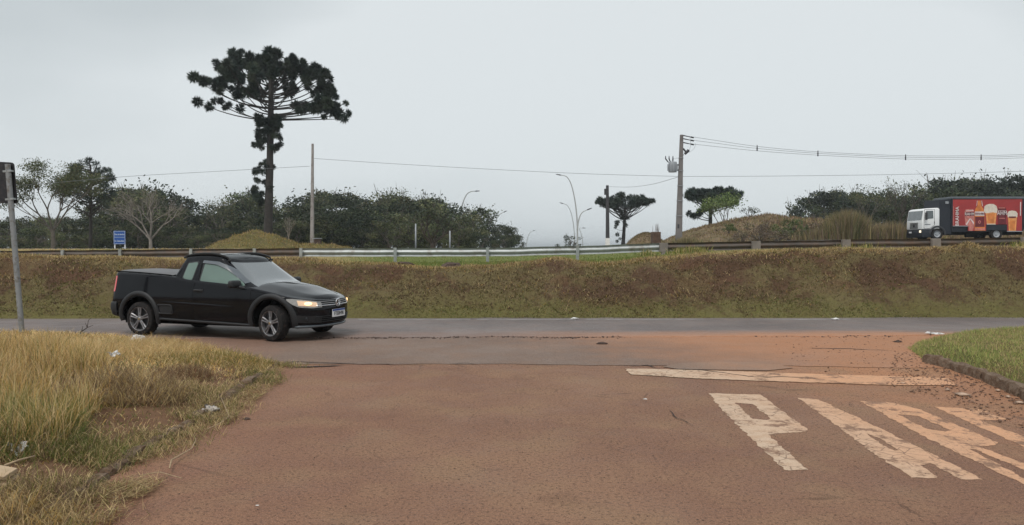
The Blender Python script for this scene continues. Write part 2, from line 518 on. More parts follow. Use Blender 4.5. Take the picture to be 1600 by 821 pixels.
tag(link('embankment', np_mesh('embankment', V, F, M_bank, smooth=True)), kind='structure')

mb = MB(); mb.grid([[(-4000, -900, -0.06), (4000, -900, -0.06)], [(-4000, 16.9, -0.06), (4000, 16.9, -0.06)]])
tag(mb.build('ground', M_soil), kind='structure')

rs = np.random.RandomState(3)
def sheet(name, front, back, z, mt, thick=0.0):
    """a sheet between two polylines given as lists of (x, y) of equal length"""
    mb = MB()
    n = len(front)
    rows = [[(x, y, z) for x, y in front], [(x, y, z) for x, y in back]]
    if thick > 0: rows.insert(0, [(x, y - thick * 0.5, z - thick) for x, y in front])
    mb.grid(rows)
    return tag(mb.build(name, mt), kind='structure')
# side street: from behind the camera to the cross road
xs2 = np.linspace(-14, 14, 57)
sheet('side_street', [(x, -30) for x in xs2], [(x, 14.2) for x in xs2], 0.0, M_street)
# newer apron of grey-brown asphalt between the seam and the cross road
def seam_y(x):
    px = 800 + x * 112
    return 10.05 + 0.16 * (vnoise(x * 0.8, 1.0, 3) - 0.5) + 0.05 * (vnoise(x * 5, 1.0, 4) - 0.5) - 0.35 * float(sstep(1.5, 5.5, x))
xs3 = np.linspace(-5.2, 7.2, 140)
sheet('asphalt_apron', [(x, float(seam_y(x))) for x in xs3], [(x, 14.0) for x in xs3], 0.005, M_apron)
# cross road slab with a broken near edge
xs4 = np.concatenate([np.linspace(-160, -14, 30)[:-1], np.arange(-14, 14, 0.06), np.linspace(14, 160, 30)])
def cross_edge(x):
    return 13.12 + 0.03 * x + 0.34 * (float(fbm(x * 0.8, 2.0, 8)) - 0.5) + 0.16 * (float(vnoise(x * 6, 5.0, 9)) - 0.5)
sheet('cross_road', [(x, cross_edge(x)) for x in xs4], [(x, 16.75 + 0.012 * max(min(x, 40), -40)) for x in xs4], 0.014, M_cross, 0.014)

# faint worn edge line on the far side of the cross road
mb = MB()
for a_, b_ in ((560, 735), (745, 900), (915, 1100), (1180, 1330)):
    u_ = np.linspace(a_, b_, 30)
    mb.grid([[tuple(gp(x_, 500.9 + .3 * float(vnoise(x_ * .08, 1, 3)))[:2]) + (.018,) for x_ in u_], [tuple(gp(x_, 500.1)[:2]) + (.018,) for x_ in u_]])
tag(mb.build('edge_line', mat('worn_edge_line', (0.27, 0.255, 0.25), 0.8, var=.3, scale=6)), kind='structure')
# long cracks: recessed dark joints drawn as narrow strips over the street
M_crack = mat('crack_dark', (0.028, 0.019, 0.016), 0.95)
def crack(pts, w, z=0.010, jit=0.05, seg=0.06, name='road_crack'):
    """pts in image pixels on the ground"""
    P = [gp(x, y) for x, y in pts]
    L = []
    for a, b in zip(P[:-1], P[1:]):
        n = max(2, int((b - a).length / seg))
        for i in range(n): L.append(a.lerp(b, i / n))
    L.append(P[-1])
    mb = MB(); r0, r1 = [], []
    sd = rs.randint(1000)
    for i, p in enumerate(L):
        t = (L[min(i + 1, len(L) - 1)] - L[max(i - 1, 0)]).normalized(); nn = Vector((-t.y, t.x, 0))
        o = (float(fbm(i * 0.35, sd, 5, 3)) - 0.5) * 2 * jit
        e = min(1, i / 4, (len(L) - 1 - i) / 4)
        ww = w * (0.25 + 1.3 * float(vnoise(i * 0.5, sd + 9.0, 6))) * max(e, 0.05)
        q = p + nn * o
        r0.append((q.x + nn.x * ww / 2, q.y + nn.y * ww / 2, z)); r1.append((q.x - nn.x * ww / 2, q.y - nn.y * ww / 2, z))
    mb.grid([r0, r1])
    return tag(mb.build(name, M_crack), kind='structure')
crack([(432, 566), (500, 567.5), (560, 570)], 0.035)
crack([(556, 570), (620, 570.5), (680, 571)], 0.018)
crack([(700, 570), (730, 569), (752, 571)], 0.022)
crack([(790, 571), (850, 572), (895, 574)], 0.009)
crack([(445, 576), (500, 574), (548, 571)], 0.05)
crack([(975, 574), (1010, 572), (1035, 578)], 0.03)
for pts, w in (([(640, 660), (668, 657)], .02), ([(575, 734), (600, 733)], .012), ([(1333, 762), (1350, 768), (1362, 766)], .012), ([(1040, 640), (1062, 655), (1078, 668)], .012),
               ([(1045, 577), (1100, 580), (1180, 590), (1300, 592)], .02), ([(1230, 520), (1270, 524)], .03), ([(1260, 545), (1330, 546), (1395, 549)], .04),
               ([(1150, 600), (1230, 610), (1290, 612)], .012), ([(700, 690), (712, 700)], .01)):
    crack(pts, w)
mb = MB(); _pp = ragged_pts = [gp(x_, y_) for x_, y_ in ((1035, 574), (1060, 569), (1110, 566.5), (1170, 567), (1215, 571), (1240, 576), (1200, 580), (1120, 579), (1060, 578))]
mb.add([(p.x, p.y, .0085) for p in _pp], [tuple(reversed(range(len(_pp))))])
tag(mb.build('repair_patch', asphalt('patch_asphalt', (0.205, 0.145, 0.112), (0.235, 0.172, 0.134), (0.25, 0.165, 0.115), street_orange, speck=.5)), kind='structure')
# broken edge rubble where the cross road slab breaks off
M_rub = mat('broken_asphalt', (0.075, 0.05, 0.04), 0.95, var=0.4, scale=20, bump=0.6)
# ------------------------------------------------------------ scatter helpers
def scatter_stones(name, P, size, mt, seed=1, kind='stuff', label=None, flat=0.55):
    r = np.random.RandomState(seed); n = len(P)
    base = np.array([(1, 0, 0), (-1, 0, 0), (0, 1, 0), (0, -1, 0), (0, 0, 1), (0, 0, -1)], float)
    fc = np.array([(0, 2, 4), (2, 1, 4), (1, 3, 4), (3, 0, 4), (2, 0, 5), (1, 2, 5), (3, 1, 5), (0, 3, 5)])
    V = base[None] * (0.6 + 0.8 * r.rand(n, 6, 1)) * size[:, None, None]
    V[:, :, 2] *= flat
    an = r.rand(n) * 6.28; c, s = np.cos(an)[:, None], np.sin(an)[:, None]
    x = V[:, :, 0] * c - V[:, :, 1] * s; y = V[:, :, 0] * s + V[:, :, 1] * c
    V = np.stack([x, y, V[:, :, 2]], 2) + P[:, None]
    F = (fc[None] + (np.arange(n) * 6)[:, None, None]).reshape(-1, 3)
    o = link(name, np_mesh(name, V.reshape(-1, 3), F, mt))
    return tag(o, label, None, None, kind)
def img_points(poly, n, seed, z=0.0, dens_world=True):
    """random ground points inside an image-space polygon, uniform on the ground"""
    W = [gp(x, y, z) for x, y in poly]
    return world_points([(w.x, w.y) for w in W], n, seed)
def inside(px, py, poly):
    c = np.zeros(len(px), bool); j = len(poly) - 1
    for i in range(len(poly)):
        xi, yi = poly[i]; xj, yj = poly[j]
        k = ((yi > py) != (yj > py)) & (px < (xj - xi) * (py - yi) / (yj - yi + 1e-12) + xi)
        c ^= k; j = i
    return c
def world_points(poly, n, seed):
    r = np.random.RandomState(seed)
    a = np.array(poly); lo, hi = a.min(0), a.max(0)
    out = []
    tot = 0
    while tot < n:
        p = lo + r.rand(n * 2, 2) * (hi - lo)
        p = p[inside(p[:, 0], p[:, 1], poly)]
        out.append(p); tot += len(p)
        if len(p) == 0: break
    return np.concatenate(out)[:n]

# rubble along the cross road edge
r = np.random.RandomState(5)
n = 900
x = np.concatenate([r.uniform(-3.6, 2.4, 700), r.uniform(2.4, 9, 200)])
e = np.array([cross_edge(q) for q in x])
kq = r.rand(n) < sstep(.40, .62, fbm(x * 1.3, x * 0 + 2, 44)); x, e = x[kq], e[kq]; n = len(x)
P = np.stack([x, e - np.abs(r.normal(0, 0.09, n)) + .02, np.full(n, 0.010)], 1)
scatter_stones('asphalt_rubble', P, 0.006 + 0.022 * r.rand(n) ** 3, M_rub, 2)
# loose gravel on the street
P = img_points([(420, 575), (1500, 560), (1750, 900), (-100, 900), (300, 700)], 4200, 8)
scatter_stones('road_grit', np.concatenate([P, np.full((len(P), 1), 0.001)], 1), 0.0015 + 0.006 * np.random.RandomState(2).rand(len(P)) ** 5, M_rub, 3)
P1 = img_points([(1400, 552), (1430, 552), (1500, 580), (1600, 625), (1750, 700), (1640, 690), (1560, 660), (1470, 625), (1380, 604)], 1500, 9)
P2 = img_points([(1200, 535), (1420, 525), (1450, 560), (1340, 590), (1250, 575)], 260, 10)
P = np.concatenate([P1, P2])
M_gravel = mat('gravel_brown', (0.18, 0.105, 0.07), 0.95, var=0.6, scale=9)
scatter_stones('gravel', np.concatenate([P, np.full((len(P), 1), 0.008)], 1), 0.004 + 0.016 * np.random.RandomState(4).rand(len(P)) ** 3, M_gravel, 6)
M_pale = mat('pale_stone', (0.42, 0.30, 0.22), 0.9, var=0.3)
for k, (px, py, s) in enumerate([(1503, 618, .075), (1542, 590, .05), (1592, 631, .055), (1560, 612, .035), (1411, 601, .03), (1575, 622, .04), (1480, 611, .03)]):
    g0 = gp(px, py)
    o = scatter_stones('stone', np.array([[0, 0, 0.0]]), np.array([s]), M_pale, 20 + k, kind=None, flat=0.35)
    o.location = (g0.x, g0.y, 0.015)
    tag(o, ['largest pale flat stone lying on the gravel before the right kerb', 'pale stone touching the foot of the right kerb', 'pale stone near the right edge of the photo below the kerb',
            'small pale stone between the kerb and the letter E', 'small pale chip at the right part of the stop line', 'pale stone next to the kerb at the photo edge',
            'small pale stone just right of the stop line end'][k], 'stone', 'pale stones beside the right kerb')

# ------------------------------------------------------------ verges
L_EDGE = [(-420, 529), (60, 529), (200, 534), (290, 546), (370, 560), (432, 571), (395, 596), (345, 631), (300, 659), (225, 705), (160, 746), (90, 795), (0, 858), (-90, 940), (-400, 1250)]
L_W = [gp(x, y) for x, y in L_EDGE]
L_POLY = [(p.x, p.y) for p in L_W] + [(-16, L_W[-1].y)]
R_EDGE = [(1418, 546), (1440, 536), (1500, 526), (1600, 519), (1760, 512), (2300, 505)]
R_KERB = [(1418, 546), (1446, 566), (1490, 577), (1540, 594), (1600, 621), (1700, 672), (1900, 780), (2300, 1000)]
R_W = [gp(x, y) for x, y in R_EDGE]; RK_W = [gp(x, y) for x, y in R_KERB]
R_POLY = [(p.x, p.y) for p in reversed(RK_W)] + [(p.x, p.y) for p in R_W[1:]] + [(18, 13), (18, 3)]
def edge_dist(px, py, line):
    d = np.full(len(px), 1e9)
    for (ax, ay), (bx, by) in zip(line[:-1], line[1:]):
        vx, vy = bx - ax, by - ay
        t = np.clip(((px - ax) * vx + (py - ay) * vy) / (vx * vx + vy * vy + 1e-12), 0, 1)
        d = np.minimum(d, np.hypot(px - ax - t * vx, py - ay - t * vy))
    return d
LL = [(p.x, p.y) for p in L_W]
RL = [(p.x, p.y) for p in list(reversed(RK_W)) + R_W[1:]]
def verge_h(x, y, left=True):
    x = np.asarray(x, float).ravel(); y = np.asarray(y, float).ravel()
    poly, line = (L_POLY, LL) if left else (R_POLY, RL)
    d = edge_dist(x, y, line)
    ins = inside(x, y, poly)
    amp = 0.10 if left else 0.13
    h = 0.02 + amp * sstep(0, 0.5, d) + 0.06 * sstep(0.6, 2.6, d) + 0.07 * (fbm(x * 1.6, y * 1.6, 51) - 0.5) * sstep(0.1, 0.7, d) + 0.03 * (fbm(x * 7, y * 7, 52, 3) - 0.5)
    return np.where(ins, h, -0.03 - 0.3 * np.minimum(d, 0.3))
def verge(name, x0, x1, y0, y1, st, left, mt):
    gx = np.arange(x0, x1, st); gy = np.arange(y0, y1, st)
    X, Y = np.meshgrid(gx, gy); Z = verge_h(X, Y, left)
    V = np.stack([X.ravel(), Y.ravel(), Z], 1); nc = len(gx)
    i, j = np.meshgrid(np.arange(len(gy) - 1), np.arange(nc - 1), indexing='ij'); a = (i * nc + j).ravel()
    F = np.stack([a, a + 1, a + nc + 1, a + nc], 1)
    keep = (Z[F] > -0.03).any(1)
    return tag(link(name, np_mesh(name, V, F[keep], mt, smooth=True)), kind='structure')
M_turf = G('lawn_soil')
_g = M_turf
_f = _g.noise(12, 5, 0.7); _ff = _g.noise(55, 4, 0.7)
_c = _g.mix(_g.ramp(_g.noise(1.4, 5, 0.6), 0.38, 0.62), (0.115, 0.125, 0.040), (0.155, 0.120, 0.052))
_c = _g.mix(_g.math('MULTIPLY', _g.ramp(_ff, 0.5, 0.7), 0.6), _c, (0.045, 0.045, 0.02))
M_turf = _g.done(_c, 0.95, _g.math('ADD', _f, _ff), 0.9, 0.03, 0.1)
verge('left_verge', -16, -1.2, 2.0, 13.3, 0.075, True, M_soil)
verge('right_verge', 4.2, 17, 3.0, 15.6, 0.09, False, M_turf)

# ------------------------------------------------------------ kerb stones
def kerb_mat():
    g = G('kerb_concrete')
    f = g.noise(9, 5, 0.7); ff = g.noise(45, 4, 0.7)
    c = g.mix(g.ramp(f, 0.4, 0.6), (0.25, 0.185, 0.135), (0.16, 0.10, 0.065))
    c = g.mix(g.math('MULTIPLY', g.ramp(ff, 0.52, 0.66), 0.7), c, (0.05, 0.04, 0.03))
    return g.done(c, 0.95, g.math('ADD', f, ff), 1.0, 0.03, 0.15)
M_kerb = kerb_mat()
def kerb_run(name, pts, label, z0, w, h, step, cat, seed, buried=0.0):
    root = empty(name, (0, 0, 0), 0, label, cat)
    r = np.random.RandomState(seed)
    P = [Vector((p[0], p[1], 0)) for p in pts]
    for a, b in zip(P[:-1], P[1:]):
        L = (b - a).length; n = max(1, round(L / step))
        for i in range(n):
            p, q = a.lerp(b, i / n), a.lerp(b, (i + 1) / n)
            d = (q - p); ln = d.length; t = d.normalized(); s = Vector((-t.y, t.x, 0))
            mb = MB(); rows = []
            K = 7
            dz = r.uniform(-0.02, 0.015) - buried * r.rand()
            ph = r.rand() * 9
            for k in range(K + 1):
                u = k / K
                c = p + t * (0.008 + (ln - 0.016) * u)
                row = []
                for aa in np.linspace(0, math.pi, 7):
                    prof = (abs(math.cos(aa)) ** 0.5 * math.copysign(1, math.cos(aa)) * w / 2, abs(math.sin(aa)) ** 0.5 * h)
                    jj = 0.018 * (float(vnoise(u * 6 + ph, aa * 2.2 + ph, seed)) - 0.5) * 2
                    endf = 1 - 0.15 * (k in (0, K))
                    row.append(c + s * (prof[0] * endf + jj) + Vector((0, 0, z0 + dz + (prof[1] * endf + jj) - 0.04)))
                rows.append(row)
            mb.grid(rows)
            mb.add([rows[0][i] for i in range(7)], [tuple(range(7))]); mb.add([rows[-1][i] for i in range(7)], [tuple(reversed(range(7)))])
            mb.build('kerb_stone', M_kerb, root, smooth=True, angle=50)
    return root
kerb_run('kerb', [(p.x, p.y) for p in L_W[5:14]], 'broken rounded kerb half buried in dry grass along the left verge', -0.03, 0.12, 0.15, 0.38, 'kerb', 3, 0.06)
kerb_run('kerb', [(p.x, p.y) for p in RK_W[1:7]], 'worn concrete kerb edging the green grass on the right', 0.0, 0.13, 0.15, 0.8, 'kerb', 4, 0.0)

# ------------------------------------------------------------ painted markings
def paint_mat():
    g = G('worn_road_paint')
    o = g.ramp(g.math('ADD', g.X, g.math('MULTIPLY', g.math('SUBTRACT', g.noise(1.1, 4), 0.5), 1.2)), 1.8, 3.9)
    c = g.mix(o, (0.54, 0.405, 0.295), (0.58, 0.315, 0.18))
    c = g.mix(g.math('MULTIPLY', g.ramp(g.noise(7, 5, 0.7), 0.42, 0.66), 0.55), c, (0.43, 0.265, 0.165))
    c = g.mix(g.math('MULTIPLY', g.ramp(g.noise(70, 3, 0.8), 0.55, 0.66), 0.5), c, (0.20, 0.115, 0.08))
    # crazing
    v = g.voro(7.5, 'DISTANCE_TO_EDGE')
    w = g.math('ADD', v, g.math('MULTIPLY', g.math('SUBTRACT', g.noise(9, 4), 0.5), 0.10))
    m = g.math('MULTIPLY', g.ramp(w, 0.045, 0.005), g.ramp(g.noise(1.3, 3), 0.44, 0.60, 0, .75))
    c = g.mix(m, c, (0.13, 0.078, 0.055))
    worn = g.ramp(g.math('ADD', g.noise(3.2, 6, 0.75), g.math('MULTIPLY', g.noise(24, 3, 0.7), 0.25)), 0.64, 0.74)
    c = g.mix(g.math('MULTIPLY', worn, 0.9), c, (0.20, 0.115, 0.075))
    return g.done(c, 0.85, g.noise(90, 3, 0.7), 0.6, 0.008, 0.3)
M_paint = paint_mat()
def ragged(poly, seg=0.03, j=0.020, seed=0):
    out = []; r = np.random.RandomState(seed)
    for i in range(len(poly)):
        a, b = poly[i], poly[(i + 1) % len(poly)]
        L = (b - a).length; n = max(1, int(L / seg))
        for k in range(n):
            p = a.lerp(b, k / n); t = (b - a).normalized(); s = Vector((-t.y, t.x, 0))
            out.append(p + s * (j * (float(fbm(k * 0.5 + i * 7, seed, 3, 3)) - 0.5) * 2 if k else 0))
    return out
def paint(name, outer, holes=(), z=0.002, seed=0):
    loops = [ragged([gp(x, y) for x, y in outer], seed=seed)] + [ragged([gp(x, y) for x, y in h], seed=seed + 5) for h in holes]
    flat = [p for l in loops for p in l]
    tri = tessellate_polygon(loops)
    mb = MB()
    fs = []
    for t in tri:
        a, b, c = (flat[i] for i in t)
        fs.append(tuple(t) if (b - a).cross(c - a).z > 0 else tuple(reversed(t)))
    mb.add([(p.x, p.y, z) for p in flat], fs)
    return mb
SL = paint('stop_line', [(977, 577), (1040, 578), (1200, 583), (1320, 587), (1440, 590), (1480, 592), (1494, 603), (1400, 603), (1300, 600), (1180, 596), (1080, 592), (985, 586)], z=.0075, seed=1)
tag(SL.build('stop_line', M_paint), kind='structure')
mb = paint('letter', [(1107, 615), (1188, 617), (1262, 672), (1258, 675), (1200, 680), (1263, 735), (1226, 735), (1160, 672), (1128, 640)], [[(1149, 630), (1177, 632), (1203, 654), (1197, 657), (1176, 655)]], seed=2)
tag(mb.build('letter_p', M_paint), kind='structure')
mb = paint('letter', [(1246, 622), (1280, 625), (1345, 655), (1448, 706), (1537, 750), (1502, 750), (1453, 724), (1437, 727), (1464, 747), (1424, 747), (1366, 710), (1300, 660)], [[(1352, 676), (1372, 684), (1405, 704), (1398, 705), (1380, 697)]], seed=3)
tag(mb.build('letter_a', M_paint), kind='structure')
mb = paint('letter', [(1344, 627), (1395, 630), (1440, 641), (1560, 692), (1555, 696), (1530, 699), (1680, 752), (1640, 752), (1525, 703), (1515, 702), (1640, 770), (1595, 755), (1500, 710), (1440, 681)], [[(1403, 648), (1436, 651), (1486, 673), (1478, 675), (1450, 671)]], seed=4)
tag(mb.build('letter_r', M_paint), kind='structure')
mb = paint('letter', [(1460, 636), (1532, 640), (1573, 656), (1530, 657), (1625, 692), (1670, 694), (1690, 703), (1652, 705), (1760, 745), (1850, 748), (1880, 760), (1780, 763), (1600, 699)], seed=5)
tag(mb.build('letter_e', M_paint), kind='structure')

# ------------------------------------------------------------ grass
def blades(name, P, h, w, lean, az, col, label=None, mt=None, seg2=True):
    """P (n,3) roots; each blade is 3 triangles (or 1), curved over in the azimuth az"""
    n = len(P)
    d = np.stack([np.cos(az), np.sin(az), np.zeros(n)], 1)
    r = np.random.RandomState(n % 9973)
    sa = r.rand(n) * 6.283
    s = np.stack([np.cos(sa), np.sin(sa), np.zeros(n)], 1) * (w / 2)[:, None]
    up = np.array([0, 0, 1.0])
    hv, ln = h[:, None], lean[:, None]
    if seg2:
        m = P + up * hv * 0.55 * np.cos(ln * 0.6) + d * hv * 0.55 * np.sin(ln * 0.6)
        t = m + up * hv * 0.45 * np.cos(ln * 1.5) + d * hv * 0.45 * np.sin(ln * 1.5)
        V = np.stack([P - s, P + s, m - s * 0.75, m + s * 0.75, t], 1)
        f = np.array([(0, 1, 3), (0, 3, 2), (2, 3, 4)]); k = 5
    else:
        t = P + up * hv * np.cos(ln) + d * hv * np.sin(ln)
        V = np.stack([P - s, P + s, t], 1); f = np.array([(0, 1, 2)]); k = 3
    F = (f[None] + (np.arange(n) * k)[:, None, None]).reshape(-1, 3)
    C = np.repeat(col[:, None], k, 1).reshape(-1, 3)
    o = link(name, np_mesh(name, V.reshape(-1, 3), F, mt or M_blade, C))
    return tag(o, label, kind='stuff')
STRAW, GOLD, OLIVE, GREEN, DEADB, RUST = map(np.array, [(0.56, 0.425, 0.225), (0.48, 0.315, 0.110), (0.20, 0.185, 0.055), (0.125, 0.165, 0.045), (0.235, 0.165, 0.10), (0.21, 0.105, 0.055)])
def pick(r, n, cols, wts, jit=0.22):
    """wts (n,k) or (k,)"""
    w = np.broadcast_to(np.asarray(wts, float), (n, len(cols))); c = np.cumsum(w / w.sum(1, keepdims=True), 1)
    i = (r.rand(n)[:, None] > c).sum(1).clip(0, len(cols) - 1)
    return np.array(cols)[i] * (1 + jit * (r.rand(n, 1) * 2 - 1)) * (1 + 0.06 * (r.rand(n, 3) * 2 - 1))

r = np.random.RandomState(11)
# left verge, general cover
P2 = world_points([(p.x, p.y) for p in L_W[:13]] + [(-6.5, 3.2), (-16, 7)], 260000, 12)
x, y = P2[:, 0], P2[:, 1]
d = edge_dist(x, y, LL)
pxx = px_of(x, y); pyy = 388 + 1.53 * 1200 / y
bare = np.exp(-((pxx - 255) / 75) ** 2 - ((pyy - 655) / 16) ** 2)
far = sstep(7.6, 9.2, y)
dens = (0.30 + 0.7 * sstep(0.35, 0.55, fbm(x * 1.4, y * 1.4, 61))) * (1 - 0.75 * np.clip(bare, 0, 1)) * (0.45 + 0.55 * far)
keep = r.rand(len(x)) < dens
x, y, d, far, pxx, pyy = x[keep], y[keep], d[keep], far[keep], pxx[keep], pyy[keep]
n = len(x)
z = verge_h(x, y)
patch = fbm(x * 0.9, y * 0.9, 62)
gr = sstep(0.50, 0.62, patch) * (1 - far * 0.75)
edge = 1 - sstep(0.0, 0.8, d)
hh = (0.05 + 0.13 * far + 0.05 * (1 - far)) * (0.4 + 0.9 * r.rand(n)) * (0.6 + 0.4 * sstep(0, 0.8, d))
wt = np.stack([0.60 * far + 0.30 * (1 - far), 0.30 * far + 0.10, 0.10 + 0.30 * (1 - far) * gr, 0.02 + 0.35 * gr + 0.06 * (1 - far), 0.16 + 0.35 * (1 - far)], 1)
blades('verge_grass', np.stack([x, y, z - 0.01], 1), hh, 0.0022 + 0.0032 * r.rand(n) + 0.00035 * y, r.uniform(0.7, 1.8, n), r.rand(n) * 6.283, pick(r, n, [STRAW * 1.35, GOLD * 1.25, OLIVE * 1.1, GREEN, DEADB * 1.0], wt, .4),
       'low dry and green grass covering the left verge')
# matted straw lying flat, shaggy heaps
def heap(px, py, rx, ry, n, hmul, cols, wts, seed, hgt=0.12):
    r = np.random.RandomState(seed)
    c = gp(px, py, 0.12)
    a = r.rand(n) * 6.283; q = np.sqrt(r.rand(n))
    x = c.x + np.cos(a) * q * rx; y = c.y + np.sin(a) * q * ry
    z = verge_h(x, y) + hgt * (1 - q ** 2) * r.rand(n)
    return np.stack([x, y, z], 1), hmul * (0.5 + r.rand(n)), r.uniform(0.5, 1.6, n), r.rand(n) * 6.283, pick(r, n, cols, wts)
parts = [heap(190, 625, .55, .45, 5200, .20, [STRAW, DEADB, GOLD], (.35, .55, .1), 1, .22), heap(282, 590, .35, .3, 2200, .11, [DEADB, RUST, STRAW], (.5, .3, .2), 2, .12),
         heap(330, 565, .9, .5, 3200, .14, [OLIVE, STRAW, GOLD], (.5, .3, .2), 3, .08), heap(100, 560, 1.6, .9, 9000, .20, [STRAW * 1.2, GOLD], (.8, .2), 4, .10),
         heap(100, 770, .5, .45, 3600, .14, [DEADB, STRAW, OLIVE], (.5, .3, .2), 5, .12), heap(60, 800, .45, .35, 2600, .16, [STRAW, GOLD, DEADB], (.5, .3, .2), 6, .12),
         heap(170, 700, .45, .3, 1600, .10, [OLIVE, GREEN, STRAW], (.4, .3, .3), 7, .06), heap(350, 640, .3, .25, 1200, .10, [GREEN, OLIVE, STRAW], (.4, .3, .3), 8, .05),
         heap(230, 545, 1.2, .7, 8000, .15, [STRAW, GOLD], (.7, .3), 9, .08), heap(240, 760, .3, .3, 900, .09, [GREEN, OLIVE, DEADB], (.4, .3, .3), 10, .04),
         heap(40, 700, .55, .4, 3600, .15, [GREEN, OLIVE, DEADB, STRAW], (.3, .3, .2, .2), 21, .10), heap(150, 800, .5, .35, 2600, .11, [DEADB, OLIVE, STRAW], (.45, .25, .3), 22, .06),
         heap(20, 680, .5, .4, 2600, .2, [OLIVE, GREEN, STRAW], (.4, .3, .3), 23, .15), heap(240, 700, .3, .25, 900, .09, [DEADB, STRAW], (.5, .5), 24, .03), heap(200, 735, .35, .25, 1500, .10, [GREEN, OLIVE, STRAW], (.4, .3, .3), 25, .05),
         heap(300, 610, .5, .3, 2200, .12, [STRAW, DEADB, OLIVE], (.5, .3, .2), 26, .06), heap(178, 548, .35, .2, 900, .12, [GREEN * 1.5, GREEN, OLIVE], (.5, .3, .2), 13, .1)]
P = np.concatenate([q[0] for q in parts]); n = len(P)
blades('matted_straw', P, np.concatenate([q[1] for q in parts]), 0.0025 + 0.0035 * r.rand(n), np.concatenate([q[2] for q in parts]), np.concatenate([q[3] for q in parts]), np.concatenate([q[4] for q in parts]),
       'shaggy heaps of dead cut grass lying on the left verge')
# tall grass clump at the left edge
W = [gp(-260, 560, .15), gp(100, 560, .15), gp(185, 585, .15), gp(175, 625, .15), gp(135, 655, .15), gp(100, 700, .15), gp(-40, 720, .15), gp(-420, 720, .15)]
P2 = world_points([(p.x, p.y) for p in W], 60000, 14)
x, y = P2[:, 0], P2[:, 1]
tuft = fbm(x * 2.2, y * 2.2, 71)
keep = r.rand(len(x)) < sstep(0.30, 0.62, tuft); x, y, tuft = x[keep], y[keep], tuft[keep]; n = len(x)
pxx = px_of(x, y)
right = sstep(130, 240, pxx)
hh = (0.20 + 0.27 * r.rand(n)) * (0.6 + 0.7 * tuft) * (1 - 0.5 * right)
lowf = .6 * sstep(6.6, 5.9, y)
wt = np.stack([0.50 - 0.2 * lowf, 0.38 - 0.2 * lowf, 0.14 + 0.3 * lowf, 0.06 + 0.45 * lowf, 0.10 + 0 * lowf], 1)
blades('tall_grass', np.stack([x, y, verge_h(x, y) - 0.02], 1), hh, 0.0028 + 0.0038 * r.rand(n), np.abs(r.normal(0.40, 0.45, n)) + 0.05, r.rand(n) * 6.283, pick(r, n, [STRAW * 1.3, GOLD * 1.1, OLIVE * 1.1, GREEN, DEADB], wt),
       'tall yellow grass standing at the left edge')
# grass leaning over the buried kerb
seg = LL[5:14]; m = 26000; kx = []
for (ax, ay), (bx, by) in zip(seg[:-1], seg[1:]):
    q = int(m * math.hypot(bx - ax, by - ay) / 7.0); u = r.rand(q); off = r.normal(0.03, .16, q); L_ = math.hypot(bx - ax, by - ay)
    kx.append(np.stack([ax + (bx - ax) * u - (by - ay) / L_ * off, ay + (by - ay) * u + (bx - ax) / L_ * off], 1))
kx = np.concatenate(kx); x, y = kx[:, 0], kx[:, 1]; pt = fbm(x * 1.7, y * 1.7, 77)
kp = r.rand(len(x)) < .8 * sstep(.42, .62, pt); x, y, pt = x[kp], y[kp], pt[kp]; n = len(x)
zz = np.maximum(verge_h(x, y), 0.0)
g2 = sstep(.5, .62, fbm(x * 1.1, y * 1.1, 78))
blades('kerb_grass', np.stack([x, y, zz + .01], 1), .04 + .09 * r.rand(n), 0.0025 + 0.0035 * r.rand(n), r.uniform(.5, 1.7, n), r.rand(n) * 6.283,
       pick(r, n, [STRAW, DEADB, OLIVE, GREEN], np.stack([.4 - .25 * g2, .25 + 0 * g2, .2 + .2 * g2, .08 + .4 * g2], 1), .3), 'dry and green grass hanging over the left kerb')
# straw and leaves spilled over the gutter
Ws = [gp(x_, y_) for x_, y_ in [(440, 574), (436, 600), (372, 652), (305, 706), (250, 762), (160, 830), (60, 860), (100, 790), (225, 700), (300, 655), (345, 628), (400, 590)]]
P2 = world_points([(p.x, p.y) for p in Ws], 20000, 15); x, y = P2[:, 0], P2[:, 1]
keep = r.rand(len(x)) < sstep(0.38, 0.6, fbm(x * 2.5, y * 2.5, 75)); x, y = x[keep], y[keep]; n = len(x)
blades('spilled_straw', np.stack([x, y, 0.012 + 0.02 * r.rand(n)], 1), 0.05 + 0.12 * r.rand(n) ** 2, 0.003 + 0.005 * r.rand(n), r.uniform(1.25, 1.5, n) * 0.95, r.rand(n) * 6.283,
       pick(r, n, [STRAW, DEADB, RUST, OLIVE], (.45, .25, .15, .15)), 'loose straw spilled from the left verge onto the asphalt', seg2=False)
# right lawn
P2 = world_points([(p.x, p.y) for p in reversed(RK_W[:6])] + [(p.x, p.y) for p in R_W[1:5]] + [(11.5, 11), (11.5, 6)], 90000, 16); x, y = P2[:, 0], P2[:, 1]; n = len(x)
z = verge_h(x, y, False); pt = fbm(x * 1.2, y * 1.2, 81)
wt = np.stack([0.10 + 0.35 * (1 - sstep(.4, .55, pt)), 0.30 + 0 * pt, 0.30 + 0.4 * pt, 0.08 + 0 * pt], 1)
blades('lawn', np.stack([x, y, z - 0.005], 1), (0.035 + 0.05 * r.rand(n)) * (0.6 + 0.8 * pt), 0.006 + 0.006 * r.rand(n), r.uniform(0.1, 1.2, n), r.rand(n) * 6.283,
       pick(r, n, [STRAW * 0.95, np.array((0.44, 0.42, 0.15)), np.array((0.30, 0.34, 0.11)), DEADB], wt), 'short green grass on the right verge', seg2=False)
